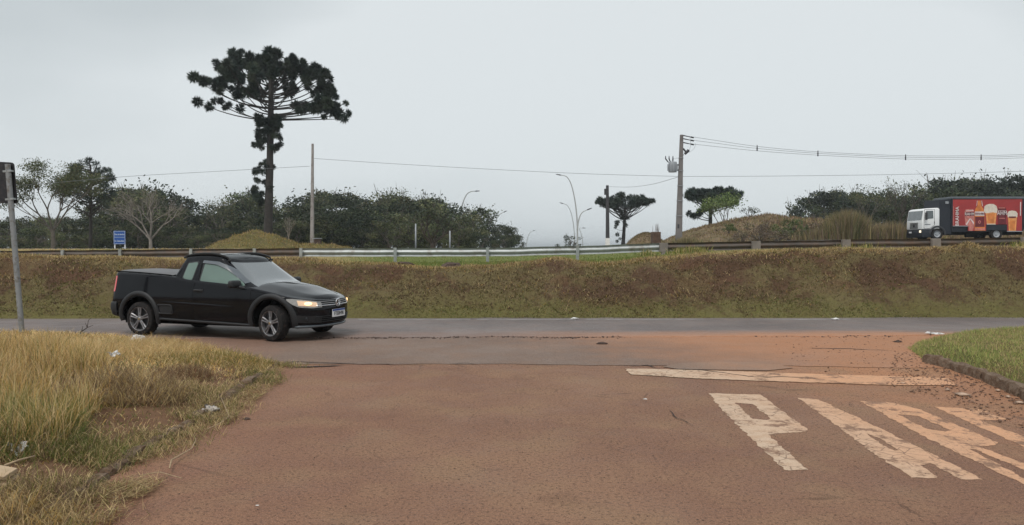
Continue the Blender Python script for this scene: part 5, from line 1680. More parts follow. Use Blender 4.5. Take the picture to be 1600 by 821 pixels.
    mb = MB(); mb.box((X(1479), .0, Z(317)), (.22, .08, .18), bev=.02); mb.build('bulkhead_lamp', M_grey, root)
    mb = MB(); mb.box(((X(1454) + X(1600)) / 2, W / 2, Z(363)), (X(1600) - X(1454), W * .8, .38)); mb.box((X(1520), .12, Z(367)), (1.0, .3, .4), bev=.04); mb.build('chassis', M_dark, root)
    # box
    bx0, bx1 = X(1486), X(1598.5)
    mb = MB(); mb.box(((bx0 + bx1) / 2, W / 2 + .05, (Z(310.5) + Z(353)) / 2), (bx1 - bx0, W + .02, Z(310.5) - Z(353)), bev=.02); mb.box(((bx0 + bx1) / 2, W / 2, (Z(353) + Z(362.5)) / 2), (bx1 - bx0 - .1, W - .2, Z(353) - Z(362.5))); mb.build('box_body', M_tdark, root)
    mb = MB(); mb.box(((bx0 + bx1) / 2, W / 2 + .04, Z(309.5)), (bx1 - bx0 + .06, W + .22, .16), bev=.03); mb.build('roof_rim', M_visor, root)
    red = [(X(1488), Z(353)), (X(1488), Z(312.3)), (X(1596), Z(311.5)), (X(1596), Z(361)), (X(1573), Z(361)), (X(1573), Z(351)), (X(1540), Z(351)), (X(1540), Z(361)), (X(1512), Z(361)), (X(1512), Z(353))]
    mb = MB(); mb.prism(list(reversed(red)), -.035, .0, 'Y'); mb.build('curtain_panel', M_red, root)
    for px_ in (1486.8, 1597.6):
        mb = MB(); mb.box((X(px_), -.02, (Z(311) + Z(361)) / 2), (.09, .05, Z(311) - Z(361))); mb.build('corner_post', M_tdark, root)
    mb = MB(); mb.box((X(1585), -.02, Z(361.8)), (X(1597) - X(1573), .05, .06)); mb.box((X(1500), -.02, Z(353.6)), (X(1512) - X(1488), .05, .05)); tag(mb.build('lower_trim', M_grey, root), kind='stuff')
    # rear wheel guard
    mb = MB(); mb.box((X(1557), .03, Z(356)), (X(1573) - X(1540), .1, .40), bev=.02); mb.build('rear_guard', M_tdark, root)
    cx2, cz2 = X(1557), Z(365.8)
    # wheels
    for cx_ in (cx, cx2):
        for yy in (.14, W - .14):
            w = empty('wheel', (cx_, yy, cz)); w.parent = root
            sg = 1 if yy < 1 else -1
            mb = MB(); mb.lathe([(.25, sg * -.13), (.40, sg * -.14), (.445, sg * -.09), (.45, sg * .12), (.25, sg * .14)], 28); mb.build('tyre', M_rubber, w, smooth=True, angle=40)
            mb = MB(); mb.lathe([(0, sg * -.10), (.09, sg * -.10), (.11, sg * -.06), (.20, sg * -.07), (.255, sg * -.125), (.26, sg * -.10)], 24); mb.build('rim', M_grey, w, smooth=True, angle=40)
    # printed pictures on the curtain (flat)
    Y0 = -.041
    def flat(name, shapes, layer=0):
        mb = MB(); mats = []
        for k, (poly, mt) in enumerate(shapes):
            if mt not in mats: mats.append(mt)
            P = [(X(a_), Z(b_)) for a_, b_ in poly]
            y = Y0 - .0018 * k - layer * .012
            mb.cur = mats.index(mt); mb.prism(P, y - .0012, y, 'Y')
        mb.build(name, mats, root, recalc=True)
    def ell(cx_, cy, rx, ry, n=18): return [(cx_ + rx * math.cos(2 * math.pi * k / n), cy + ry * math.sin(2 * math.pi * k / n)) for k in range(n)]
    def txt(name, st, px_, py, size, mt, rot=0.0, sx=1.0, layer=2, bold=.003):
        mb = MB(); Mx = Matrix.Translation((X(px_), Y0 - .012 * layer - .006, Z(py))) @ Matrix.Rotation(R(90), 4, 'X') @ Matrix.Rotation(rot, 4, 'Z')
        add_text(mb, st, size, Mx, sx=sx, bold=bold, depth=0.0); mb.build(name, mt, root)
    txt('lettering', 'BRAHMA', 1494.6, 338.5, .36, M_pwhite, R(90), 1.0, bold=.006)
    # pale can with a lattice, left
    flat('can_print', [([(1506, 331), (1508, 327.5), (1519, 327), (1521, 330), (1521.5, 352), (1519, 361), (1514, 361), (1512.5, 354), (1507.5, 351)], M_pink), ([(1506.5, 332), (1521, 331), (1521, 337.5), (1506.5, 338)], M_maroon),
                       ([(1508, 351), (1514, 342), (1515.5, 342), (1510, 352)], M_pwhite), ([(1520.5, 351), (1514.5, 342), (1516, 342), (1521, 348)], M_pwhite), ([(1508, 329.5), (1520, 329), (1520, 330), (1508, 330.5)], M_pwhite)], 0)
    txt('lettering', 'RAHM', 1513.8, 335, .30, M_pwhite, 0, .86, 1)
    flat('bottle_print', [([(1522, 361), (1521.6, 332), (1523, 326.5), (1526, 322), (1526.8, 314), (1531.2, 314), (1532, 322), (1535, 326.5), (1537, 332), (1538.5, 361)], M_amber),
                          ([(1522.5, 339), (1537, 339), (1537.4, 355), (1522.5, 355)], M_maroon), ([(1522.2, 331), (1536.6, 331), (1537, 337.5), (1522.4, 337.5)], M_pwhite), (ell(1529.4, 347.3, 2.0, 2.6), M_pink), (ell(1529.4, 347.3, 1.0, 1.4), M_maroon),
                          ([(1525.2, 314), (1526, 314), (1525, 321), (1524, 323)], M_pwhite), ([(1532, 314), (1532.8, 314), (1534, 322), (1533.2, 323)], M_pwhite), ([(1522.3, 357), (1538, 357), (1538.2, 360), (1522.3, 360)], M_pink)], 1)
    txt('lettering', 'BRAHMA', 1529.6, 334.4, .22, M_maroon, 0, .78, 3, .002)
    flat('glass_print', [([(1541, 351), (1538.8, 331), (1556.5, 331), (1554.5, 351)], M_amberl), ([(1543.5, 349.5), (1542, 334), (1553.5, 334), (1552, 349.5)], M_amber),
                         ([(1538.5, 333.5), (1536, 330), (1537, 323), (1540, 320.5), (1545, 319), (1551, 319.3), (1556, 322.5), (1557.4, 328), (1556.8, 333.5), (1550, 332), (1544, 333.2)], M_foam), ([(1541, 351.2), (1541, 350), (1554.6, 350), (1554.6, 351.2)], M_foam)], 0)
    flat('can_print', [([(1558, 350), (1557.6, 327), (1559.5, 324), (1568.5, 324), (1571, 327), (1571, 350), (1569, 351), (1560, 351)], M_maroon), ([(1559.5, 324.6), (1568.5, 324.6), (1569, 326), (1559, 326)], M_pink), ([(1557.8, 329.5), (1571, 329.5), (1571, 330), (1557.8, 330)], M_pwhite), ([(1560, 341), (1569, 341), (1569, 342), (1560, 342)], M_pink)], 1)
    txt('lettering', 'AHM', 1564.4, 333.6, .42, M_pwhite, 0, .82, 2, .005)
    flat('glass_print', [([(1575.5, 361), (1573.8, 338), (1588, 338), (1586.5, 361)], M_amberl), ([(1577.5, 360), (1577, 345), (1585.5, 345), (1584.8, 360)], M_amber),
                         ([(1573.5, 340), (1572.8, 334), (1575, 330.5), (1580, 329.2), (1586, 330.5), (1589, 334), (1588.4, 340), (1581, 338.5)], M_foam), ([(1575, 338.6), (1586.5, 338.6), (1586, 341), (1575.3, 341)], M_maroon)], 0)
    flat('stripe_print', [([(1592.6, 316), (1594, 316), (1594, 337.5), (1592.6, 337.5)], M_pwhite)], 0)
    flat('stripe_print', [([(1488.4, 323), (1489.2, 323), (1489.2, 352.5), (1488.4, 352.5)], M_pink)], 0)
truck()
# ------------------------------------------------------------ mounds
def mound(name, f, x0, x1, y0, y1, st, label_kind, mt):
    gx = np.arange(x0, x1, st); gy = np.arange(y0, y1, st)
    X, Y = np.meshgrid(gx, gy); Z = f(X, Y)
    V = np.stack([X.ravel(), Y.ravel(), Z.ravel()], 1); nc = len(gx)
    i, j = np.meshgrid(np.arange(len(gy) - 1), np.arange(nc - 1), indexing='ij'); a = (i * nc + j).ravel()
    F = np.stack([a, a + 1, a + nc + 1, a + nc], 1)
    return tag(link(name, np_mesh(name, V, F, mt, smooth=True)), kind='structure')
def mound_mat(name, c1, c2, c3):
    g = G(name); mid = g.noise(0.8, 5, 0.7); f = g.noise(5, 5, 0.7); ff = g.noise(18, 4, 0.7)
    c = g.mix(g.ramp(mid, 0.4, 0.62), c1, c2)
    c = g.mix(g.math('MULTIPLY', g.ramp(f, 0.5, 0.68), 0.7), c, c3)
    return g.done(c, 0.95, g.math('ADD', f, g.math('MULTIPLY', ff, 0.5)), 1.0, 0.15, 0.1)
M_md1 = mound_mat('mound_dry_grass', (0.20, 0.165, 0.062), (0.135, 0.125, 0.050), (0.11, 0.075, 0.045))
M_md2 = mound_mat('mound_scrub', (0.225, 0.165, 0.105), (0.165, 0.135, 0.072), (0.11, 0.075, 0.05))
def md1(X, Y):
    r1 = np.hypot((X + 19.9) / 3.7, (Y - 60) / 4.5); r2 = np.hypot((X + 15.5) / 2.6, (Y - 62) / 3)
    h = 1.35 * np.clip(1 - r1, -1, 1) ** 1.0 * (r1 < 1.25) + 0
    h = np.where(r1 < 1, 1.42 * (1 - r1 ** 1.5), -0.6)
    h = np.maximum(h, np.where(r2 < 1, .42 * (1 - r2 ** 2), -0.6))
    return 1.42 + h + 0.55 * (fbm(X * 1.1, Y * 1.1, 101) - 0.5) * (h > -.1)
mound('left_mound', md1, -25, -12, 54.5, 66, .16, None, M_md1)
_rp = np.array([(1010, 388), (1035, 378), (1060, 366), (1090, 354), (1130, 347), (1170, 342), (1200, 337), (1260, 345), (1330, 356), (1420, 364), (1600, 366), (1900, 366)], float)
_rpx, _rpz = (_rp[:, 0] - 800) * 75 / 1200, 1.53 - (_rp[:, 1] - 388) * 75 / 1200
def md2(X, Y):
    top = np.interp(X, _rpx, _rpz) - 1.5
    e = np.clip(1 - np.abs((Y - 76) / 11), 0, 1)
    return 1.45 + np.maximum(top, 0) * np.sin(e * math.pi / 2) ** 0.8 + 0.55 * (fbm(X * .45, Y * .45, 111) - 0.5) * e + 0.2 * (fbm(X * 1.7, Y * 1.7, 112) - .5) * e + road_z(X) * 0 + 0.4 * sstep(8, 30, X) - .25
mound('right_mound', md2, 12, 62, 65, 88, .32, None, M_md2)
def md3(X, Y):
    r1 = np.hypot((X - 12.3) / 2.1, (Y - 70.5) / 3)
    return 1.5 + np.where(r1 < 1, 1.45 * (1 - r1 ** 1.9), -.5) + .12 * (fbm(X * 2, Y * 2, 121) - .5)
mound('small_mound', md3, 9.8, 14.8, 67, 74, .14, None, M_md2)
r = np.random.RandomState(31)
n = 16000; X = r.uniform(-24, -12, n); Y = r.uniform(56, 64, n); Z = md1(X, Y); k = Z > 1.45; X, Y, Z = X[k], Y[k], Z[k]; n = len(X)
blades('mound_grass', np.stack([X, Y, Z - .03], 1), .06 + .20 * r.rand(n) ** 2 + .0 * n, .04 + .04 * r.rand(n), r.uniform(.1, 1.1, n), r.rand(n) * 6.28, pick(r, n, [STRAW * .7, GOLD * .8, OLIVE, DEADB * .8], (.35, .25, .3, .15)), 'dry grass covering the pointed mound at the left', seg2=False)
n = 60000; X = r.uniform(12.5, 60, n); Y = r.uniform(65.5, 80, n); Z = md2(X, Y); pt = fbm(X * .5, Y * .5, 131)
kk = (Z > 1.7) & (r.rand(n) < .35 + .65 * sstep(.4, .6, pt)); X, Y, Z, pt = X[kk], Y[kk], Z[kk], pt[kk]; n = len(X)
sc = sstep(14, 26, X)
blades('mound_scrub', np.stack([X, Y, Z - .05], 1), (.10 + .30 * r.rand(n)) * (.5 + .9 * sc * pt * 1.6), .05 + .05 * r.rand(n), r.uniform(.1, .9, n), r.rand(n) * 6.28, pick(r, n, [STRAW * .65, np.array((.25, .18, .13)), DEADB * .9, OLIVE * .9], (.2, .4, .25, .15), .3), 'dry brown scrub on the long mound at the right')
n = 3500; X = 12.3 + r.normal(0, 1, n); Y = 70.5 + r.normal(0, 1.3, n) - .5; Z = md3(X, Y); k = Z > 1.55; X, Y, Z = X[k], Y[k], Z[k]; n = len(X)
blades('small_mound_grass', np.stack([X, Y, Z - .03], 1), .06 + .12 * r.rand(n), .05 + .04 * r.rand(n), r.uniform(.1, 1.1, n), r.rand(n) * 6.28, pick(r, n, [STRAW * .45, OLIVE * .7, DEADB * .7], (.3, .3, .4)), 'thin grass on the small brown mound', seg2=False)
# brown block beside the small mound, plants on top; small box by the bare pole
M_brick = mat('brown_block', (0.085, 0.052, 0.038), 0.95, var=0.35, scale=3, bump=.8, bscale=8)
b = at(1024.5, 385, 66); root = empty('masonry_block', b, .1, 'dark brown block with dry stalks on top beside the small mound', 'block')
mb = MB(); mb.box((0, 0, .55), (.72, .7, 1.35), bev=.04); mb.build('base', M_brick, root)
mb = MB()
for k in range(9):
    x = r.uniform(-.28, .28); mb.tube([(x, 0, 1.2), (x + r.normal(0, .1), 0, 1.2 + r.uniform(.3, .8))], [.02, .01], 4)
tag(mb.build('stalks', M_brick, root), kind='stuff')
b = at(496.5, 386, 61); root = empty('utility_box', b, 0, 'small brown box standing just right of the bare pole', 'box')
mb = MB(); mb.box((0, 0, .32), (.5, .4, .62), bev=.02); mb.build('case', M_brick, root)
mb = MB(); mb.box((0, -.02, .66), (.62, .5, .05), bev=.01); mb.build('lid', M_grey, root)

# ------------------------------------------------------------ trees
M_barkd = mat('bark_dark', (0.034, 0.030, 0.028), 0.95, var=0.3, scale=4, bump=.8, bscale=14)
M_leaf = leaf_mat('foliage', 0.65, 0.12, 0.2)
M_bark = mat('bark_brown', (0.060, 0.048, 0.040), 0.95, var=0.3, scale=4, bump=.8, bscale=14)
M_barkp = mat('bark_pale', (0.235, 0.205, 0.175), 0.9, var=0.25, scale=4, bump=.5, bscale=14)
M_barkg = mat('bark_grey', (0.115, 0.100, 0.085), 0.95, var=0.25, scale=4, bump=.6, bscale=14)
def leaf_cloud(name, C, size, col, seed, flat=0.0):
    """C (n,3) leaf centres -> two-triangle leaves turned at random"""
    r = np.random.RandomState(seed); n = len(C)
    a = r.normal(size=(n, 3)); a /= np.linalg.norm(a, axis=1, keepdims=True)
    b = r.normal(size=(n, 3)); b -= a * (a * b).sum(1, keepdims=True); b /= np.linalg.norm(b, axis=1, keepdims=True)
    if flat: a[:, 2] *= (1 - flat); b[:, 2] *= (1 - flat)
    s = size[:, None] * .5
    V = np.stack([C - a * s, C - b * s * .55, C + a * s, C + b * s * .55], 1).reshape(-1, 3)
    F = (np.array([(0, 1, 2, 3)])[None] + (np.arange(n) * 4)[:, None, None]).reshape(-1, 4)
    return np_mesh(name, V, F, M_leaf, np.repeat(col[:, None], 4, 1).reshape(-1, 3))
def grow(mb, p, d, ln, rad, depth, r, tips, spread=.55, up=.15, n=3, shrink=.72, kids=(2, 4), sides=5, seg=3):
    pts = [p]; q = p.copy(); dd = d.copy()
    for i in range(seg):
        dd = (dd + Vector(r.normal(0, .10, 3)) + Vector((0, 0, up * .3))).normalized()
        q = q + dd * (ln / seg); pts.append(q.copy())
    mb.tube(pts, [rad * (1 - .32 * i / seg) for i in range(seg + 1)], sides if depth > 1 else 3, caps=False)
    if depth <= 0:
        tips.append((q, dd)); return
    k = r.randint(kids[0], kids[1])
    for i in range(k):
        ax = Vector(r.normal(0, 1, 3)); ax = (ax - dd * ax.dot(dd)).normalized()
        a = spread * r.uniform(.6, 1.3)
        nd = (dd * math.cos(a) + ax * math.sin(a) + Vector((0, 0, up))).normalized()
        grow(mb, pts[-1] if i < 2 else pts[r.randint(1, seg + 1)], nd, ln * shrink * r.uniform(.8, 1.15), rad * .62, depth - 1, r, tips, spread, up, n, shrink, kids, sides, seg)
def clumps_cloud(r, centers, rads, per, sq=.75):
    out = []; idx = []
    for i, (c, R_) in enumerate(zip(centers, rads)):
        m = int(per * (R_ ** 2))
        v = r.normal(size=(m, 3)); v /= np.linalg.norm(v, axis=1, keepdims=True)
        rr = R_ * (0.55 + 0.5 * r.rand(m, 1) ** .7)
        v = v * rr; v[:, 2] *= sq
        out.append(np.array(c) + v); idx.append(np.full(m, i))
    return np.concatenate(out), np.concatenate(idx)
def bushy(seed, cols, wts, w=4.0, h=6.5, nclump=34, per=150, leaf=(.20, .36), low=.08, twigs=14, wisp=.25):
    """unit tree: width 2w, height h -> (trunk mesh, crown mesh)"""
    r = np.random.RandomState(seed)
    cs, rs_ = [], []
    for i in range(nclump):
        a = r.rand() * 6.283; q = math.sqrt(r.rand()); u = r.rand()
        zt = h * (low + (1 - low) * u)
        env = (1 - ((u - .42) / .62) ** 2) if u > .42 else (.72 + .28 * u / .42)
        rr = q * w * max(env, .15) ** .6
        cs.append((math.cos(a) * rr, math.sin(a) * rr * .8, zt - .10 * h * (1 if u > .9 else 0)))
        rs_.append(r.uniform(.55, 1.15) * w / 4)
    C, idx = clumps_cloud(r, cs, rs_, per)
    # wisps that break the outline
    m = int(len(C) * wisp * .35)
    k = r.randint(0, len(C), m); ax = np.array([0, 0, h * .45])
    dv = C[k] - ax; dv /= np.linalg.norm(dv, axis=1, keepdims=True) + 1e-6
    C = np.concatenate([C, C[k] + dv * r.rand(m, 1) ** 2 * 1.1 * w / 4]); idx = np.concatenate([idx, idx[k]])
    C = C[C[:, 2] > .05] if True else C
    n = len(C); idx = idx[:n]
    base = pick(r, len(cs), cols, wts, .25)[idx]
    col = base * (1 + .30 * (r.rand(n, 1) * 2 - 1))
    crown = leaf_cloud('crown', C, r.uniform(leaf[0], leaf[1], n), col, seed + 1)
    mb = MB(); tips = []
    for t in range(3):
        grow(mb, Vector((r.normal(0, .3), r.normal(0, .3), -.4)), Vector((r.normal(0, .35), r.normal(0, .35), 1)).normalized(), h * .34, .16, 3, r, tips, .6, .12, kids=(2, 4))
    mb0 = mb; mb = MB()
    for i in range(twigs):
        c = cs[r.randint(len(cs))]; p = Vector(c); d = (p - Vector((0, 0, h * .3))).normalized() + Vector((0, 0, .5))
        d.normalize(); q = p + d * r.uniform(.8, 1.7) * w / 4
        mb.tube([p, (p + q) / 2 + Vector(r.normal(0, .08, 3)), q], [.035, .025, .012], 3, caps=False)
        for _ in range(2):
            q2 = p.lerp(q, .6) + Vector(r.normal(0, .35, 3)) + d * .3; mb.tube([p.lerp(q, .45), q2], [.02, .01], 3, caps=False)
    return mb0.mesh('trunk', M_barkg, smooth=True), crown, mb.mesh('twigs', M_barkg)
DG = [np.array(c) for c in ((.036, .050, .028), (.052, .066, .032), (.070, .084, .038), (.098, .100, .050), (.026, .036, .024))]
def place_tree(meshes, px, py_top, D, h0, label, group, wscale=1.0, cat='tree', name='tree', rz=None, base_z=1.40, seed=0):
    r = np.random.RandomState(int(px * 7 + D * 13 + seed) % 99991)
    x = (px - 800) * D / 1200
    zt = 1.53 - (py_top - 388) * D / 1200
    s = (zt - base_z) / h0
    root = empty(name, (x, D, base_z), r.uniform(0, 6.28) if rz is None else rz, label, cat, group)
    root.scale = (s * wscale, s * wscale, s)
    for nm, me in zip(('trunk', 'crown', 'twigs'), meshes):
        if me is not None:
            o = link(nm, me, root)
            if nm == 'twigs': o['kind'] = 'stuff'
    return root
WOOD = [bushy(201, DG, (.30, .3, .2, .08, .12)), bushy(202, DG, (.2, .3, .25, .15, .1), w=4.4, h=6.2), bushy(203, DG, (.4, .25, .15, .05, .15), w=3.6, h=6.8),
        bushy(204, [c * 1.5 for c in DG], (.15, .25, .3, .25, .05), w=4.2, h=6.0, nclump=28, per=120, wisp=.5), bushy(205, DG, (.35, .3, .15, .05, .15), w=4.6, h=5.8), bushy(206, [c * 1.35 + np.array((.01, .006, .0)) for c in DG], (.2, .3, .3, .15, .05), w=3.8, h=6.6, per=110, wisp=.6, twigs=26)]
WH = [6.5, 6.2, 6.8, 6.0, 5.8, 6.6]
def silhouette(pts): 
    a = np.array(pts, float); return lambda x: float(np.interp(x, a[:, 0], a[:, 1]))
topL = silhouette([(-150, 340), (0, 338), (40, 330), (70, 338), (110, 335), (150, 325), (170, 300), (200, 296), (235, 292), (268, 300), (290, 330), (320, 338), (345, 314), (385, 306), (425, 312), (470, 306), (520, 304), (560, 314), (600, 306), (640, 302), (680, 308), (710, 314), (745, 322), (775, 342), (800, 366), (815, 378)])
ADJ_S = ['leafy', 'dense', 'rounded', 'ragged', 'broad', 'twiggy']
def where_left(px):
    for a, b in ((60, 'at the far left behind the sparse tree'), (130, 'behind the sparse leafy tree'), (175, 'left of the blue sign'), (215, 'just behind the blue sign'), (262, 'behind the pale bare tree'), (330, 'right of the pale bare tree'),
                 (375, 'just left of the tall araucaria'), (430, 'right behind the tall araucaria trunk'), (480, 'between araucaria and bare pole'), (530, 'just right of the bare pole'), (600, 'in the middle of the woods'),
                 (655, 'near the left thin grey post'), (705, 'near the right thin grey post'), (745, 'behind the largest street lamp'), (785, 'behind the second street lamp'), (900, 'at the low right end of the woods')):
        if px < a: return b
rr_ = np.random.RandomState(77)
_seen = {}
def uniq(l):
    _seen[l] = _seen.get(l, 0) + 1
    return l if _seen[l] == 1 else l + ', ' + {2: 'second rightwards', 3: 'third rightwards', 4: 'fourth rightwards'}.get(_seen[l], 'rightmost')
k = 0
for D, step, dy in ((112, 38, 0), (100, 45, 7), (90, 52, 24), (84, 40, 44)):
    px = -110 + rr_.uniform(0, 20)
    while px < (806 if D < 100 else 800):
        v = rr_.randint(6)
        if topL(px) < 386 - 8:
            tp = topL(px) + dy * (386 - topL(px)) / 80 + rr_.uniform(-6, 8)
            row = {112: 'back row', 100: 'second row', 90: 'front row', 84: 'low edge'}[D]
            if tp < 380:
                ws_ = 1.0 if topL(px) < 345 else 1.0
                place_tree(WOOD[v], px, tp, D + rr_.uniform(-2.5, 2.5), WH[v], uniq(f'{ADJ_S[v]} dark green tree {where_left(px)}, {row}'), 'trees of the left woods', 1.15 if D > 95 else 1.5, base_z=1.38)
        px += step * rr_.uniform(.75, 1.25)
# dark flat-topped tree with visible forks near the thin posts is one of the woods; bushes under it
topR = silhouette([(1240, 335), (1255, 318), (1265, 304), (1290, 294), (1315, 297), (1330, 302), (1350, 297), (1380, 302), (1410, 304), (1440, 290), (1455, 280), (1480, 275), (1530, 276), (1560, 286), (1600, 278), (1700, 270), (1800, 268)])
def where_right(px):
    for a, b in ((1275, 'at the left end of the right woods'), (1310, 'above the pale upright bush'), (1350, 'right of the pale upright bush'), (1385, 'under the bare twigs'), (1425, 'just left of the truck cab'), (1475, 'above the truck cab'), (1530, 'above the red box front'), (1580, 'above the red box rear'), (2000, 'beyond the truck at the right edge')):
        if px < a: return b
for D, step, dy in ((118, 34, 0), (106, 40, 8), (97, 44, 22)):
    px = 1262 + rr_.uniform(0, 14) + (20 if D < 110 else 0)
    while px < 1780:
        v = rr_.choice([0, 2, 4, 2, 0, 5])
        tp = topR(px) + dy + rr_.uniform(-6, 9)
        place_tree(WOOD[v], px, tp, D, WH[v], uniq(f'{ADJ_S[v]} dark tree {where_right(px)}, {dict([(118, "back row"), (106, "second row"), (97, "front row")])[D]}'), 'trees of the right woods', .95, base_z=1.6)
        px += step * rr_.uniform(.8, 1.2)

RND = [np.array(c) for c in ((.034, .046, .034), (.044, .056, .038), (.028, .036, .030))]
ROUND = bushy(231, RND, (.4, .3, .3), w=4.2, h=6.6, nclump=44, per=210, leaf=(.18, .30), low=.1, twigs=0, wisp=.05)
for px, tp, lab in ((1487, 283, 'rounded dark crown above the front of the red box'), (1536, 281, 'rounded dark crown above the middle of the red box'), (1598, 276, 'rounded dark crown above the rear end of the red box'), (1300, 299, 'rounded dark crown just above the tall pale bush'), (1640, 276, 'rounded dark crown beyond the right photo edge')):
    place_tree(ROUND, px, tp, 104, 6.6, lab, 'trees of the right woods', 1.1, base_z=1.6)
# individual deciduous trees
def sparse_tree(seed, h, w, leafn, lsize, cols, wts, bark, name_label, px, D, cat='tree', group=None, depth=5, spread=.55, forks=4, trunk_h=.22, rad=.22, leafrad=.5, up=.10, kids=(2, 4), rz=0, basez=1.42, name='tree'):
    r = np.random.RandomState(seed); mb = MB(); tips = []
    th = h * trunk_h
    mb.tube([(0, 0, -.5), (0.03, 0, th * .5), (0, 0, th)], [rad * 1.3, rad, rad * .9], 9, caps=False)
    for i in range(forks):
        a = 6.283 * i / forks + r.uniform(-.3, .3); tl = r.uniform(.35, .85)
        d = Vector((math.cos(a) * tl * w / h * 1.8, math.sin(a) * tl * .7, 1)).normalized()
        grow(mb, Vector((0, 0, th * r.uniform(.75, 1.0))), d, h * .27, rad * .62, depth - 1, r, tips, spread, up, shrink=.72, kids=kids)
    root = empty(name, ((px - 800) * D / 1200, D, basez), rz, name_label, cat, group)
    V = np.array(mb.v); zmax = V[:, 2].max(); xm = np.abs(V[:, 0]).max()
    sc = (w / xm, w / xm, h / zmax)
    mb.v = [(v[0] * sc[0], v[1] * sc[1], v[2] * sc[2]) for v in mb.v]
    mb.build('trunk', bark, root, smooth=True)
    if leafn:
        T = np.array([t[0][:] for t in tips]) * np.array(sc)
        m = leafn; k = r.randint(0, len(T), m); C = T[k] + r.normal(0, leafrad, (m, 3)) * np.array((1, 1, .6))
        col = pick(r, m, cols, wts, .3)
        link('crown', leaf_cloud('crown', C, r.uniform(lsize * .7, lsize * 1.3, m), col, seed), root)
    return root
LG = [np.array((.085, .105, .045)), np.array((.12, .125, .055)), np.array((.06, .08, .035)), np.array((.17, .15, .08))]
sparse_tree(301, 7.4, 3.9, 12500, .145, LG, (.35, .3, .25, .1), M_barkg, 'tall sparse-leaved tree with forked trunk near the left edge', 83, 68, leafrad=.42, rad=.15, depth=5)
sparse_tree(303, 5.3, 3.4, 0, .1, LG, (1, 0, 0, 0), M_barkp, 'pale leafless spreading tree right of the blue sign', 235, 62, rad=.115, depth=6, spread=.6, forks=5, trunk_h=.16)
sparse_tree(305, 6.8, 2.8, 500, .16, LG, (.2, .3, .2, .3), M_barkg, 'bare twigs rising above the dark trees beside the blue sign', 222, 84, rad=.12, depth=5, leafrad=.3)
sparse_tree(306, 3.2, .9, 0, .1, LG, (1, 0, 0, 0), M_barkp, 'small pale leafless sapling between araucaria and bare pole', 451, 72, rad=.07, depth=4, trunk_h=.4)
sparse_tree(307, 6.2, 2.2, 900, .16, LG, (.2, .3, .1, .4), M_barkg, 'thin yellowish tree with bare top left of the tall araucaria', 345, 92, rad=.1, leafrad=.4)
sparse_tree(308, 8.0, 3.0, 1200, .18, LG, (.4, .2, .3, .1), M_barkg, 'thin twiggy tree standing out of the woods top centre', 618, 104, rad=.12, leafrad=.5)
sparse_tree(309, 7.4, 3.0, 900, .18, LG, (.4, .2, .3, .1), M_barkg, 'thin twiggy tree above the woods behind bare pole', 500, 104, rad=.12, leafrad=.5)
sparse_tree(310, 3.6, 2.6, 1800, .16, DG, (.3, .3, .2, .1, .1), M_bark, 'dark fork-trunked tree between the two thin grey posts', 676, 66, rad=.17, leafrad=.4, trunk_h=.14)
sparse_tree(311, 7.2, 3.4, 700, .16, DG, (.3, .3, .2, .1, .1), M_bark, 'bare dark-limbed tree against the sky left of the truck', 1408, 92, rad=.18, leafrad=.35, basez=2.2, depth=5)
sparse_tree(312, 7.0, 2.6, 1100, .16, LG, (.3, .3, .2, .2), M_barkg, 'thin half-bare tree above the pale upright bush', 1350, 94, rad=.12, leafrad=.35, basez=2.0)
sparse_tree(313, 8.6, 2.2, 400, .16, LG, (.3, .3, .2, .2), M_barkg, 'very bare twiggy tree left of the dark-limbed one', 1385, 97, rad=.12, leafrad=.35, basez=2.0)
sparse_tree(314, 1.5, 1.1, 260, .13, DG, (.3, .3, .2, .1, .1), M_bark, 'small umbrella-topped sapling on the mound skyline', 1172, 78, rad=.05, leafrad=.14, basez=4.1, depth=4, trunk_h=.5)
# pale green leafy tree in front of the second small araucaria
sparse_tree(315, 4.3, 2.2, 2600, .20, [np.array((.13, .19, .06)), np.array((.19, .24, .085)), np.array((.09, .13, .045))], (.4, .35, .25), M_barkg, 'light green leafy tree overlapping the right small araucaria', 1130, 82, rad=.08, leafrad=.35, basez=2.9)
# far bushes
BUSH = bushy(221, DG, (.25, .35, .25, .1, .05), w=3.2, h=3.4, nclump=16, per=150, low=.02, twigs=6, wisp=.5)
for px, tp, D, ws_, lab in ((893, 369, 140, .9, 'dark bush at the foot of the tall double street lamp'), (815, 379, 130, 1.1, 'low dark bush at the right end of the left woods'), (870, 382, 180, 1.2, 'tiny distant bush left of the double street lamp')):
    place_tree(BUSH, px, tp, D, 3.4, lab, None, ws_, 'bush', 'bush')
GB = [np.array((.085, .115, .04)), np.array((.11, .135, .05)), np.array((.06, .08, .03))]
BG = bushy(222, GB, (.4, .3, .3), w=3.2, h=3.0, nclump=16, per=170, low=.02, twigs=2, wisp=.3)
for px, tp, D, ws_, lab, bz in ((1232, 343, 63.5, .8, 'round green bush on the mound left of the pale upright bush', 2.3), (1256, 352, 62, .55, 'smaller green bush touching the round one', 2.2), (1140, 350, 66.5, 1.2, 'dark low shrub on the mound below the green tree', 2.9)):
    place_tree(BG, px, tp, D, 3.0, lab, None, ws_, 'bush', 'bush', base_z=bz)
BR = [np.array((.17, .125, .095)), np.array((.20, .155, .11)), np.array((.12, .085, .06)), np.array((.13, .12, .06))]
BS = bushy(223, BR, (.35, .3, .2, .15), w=3.0, h=2.6, nclump=18, per=170, low=.02, leaf=(.14, .3), twigs=20, wisp=.8)
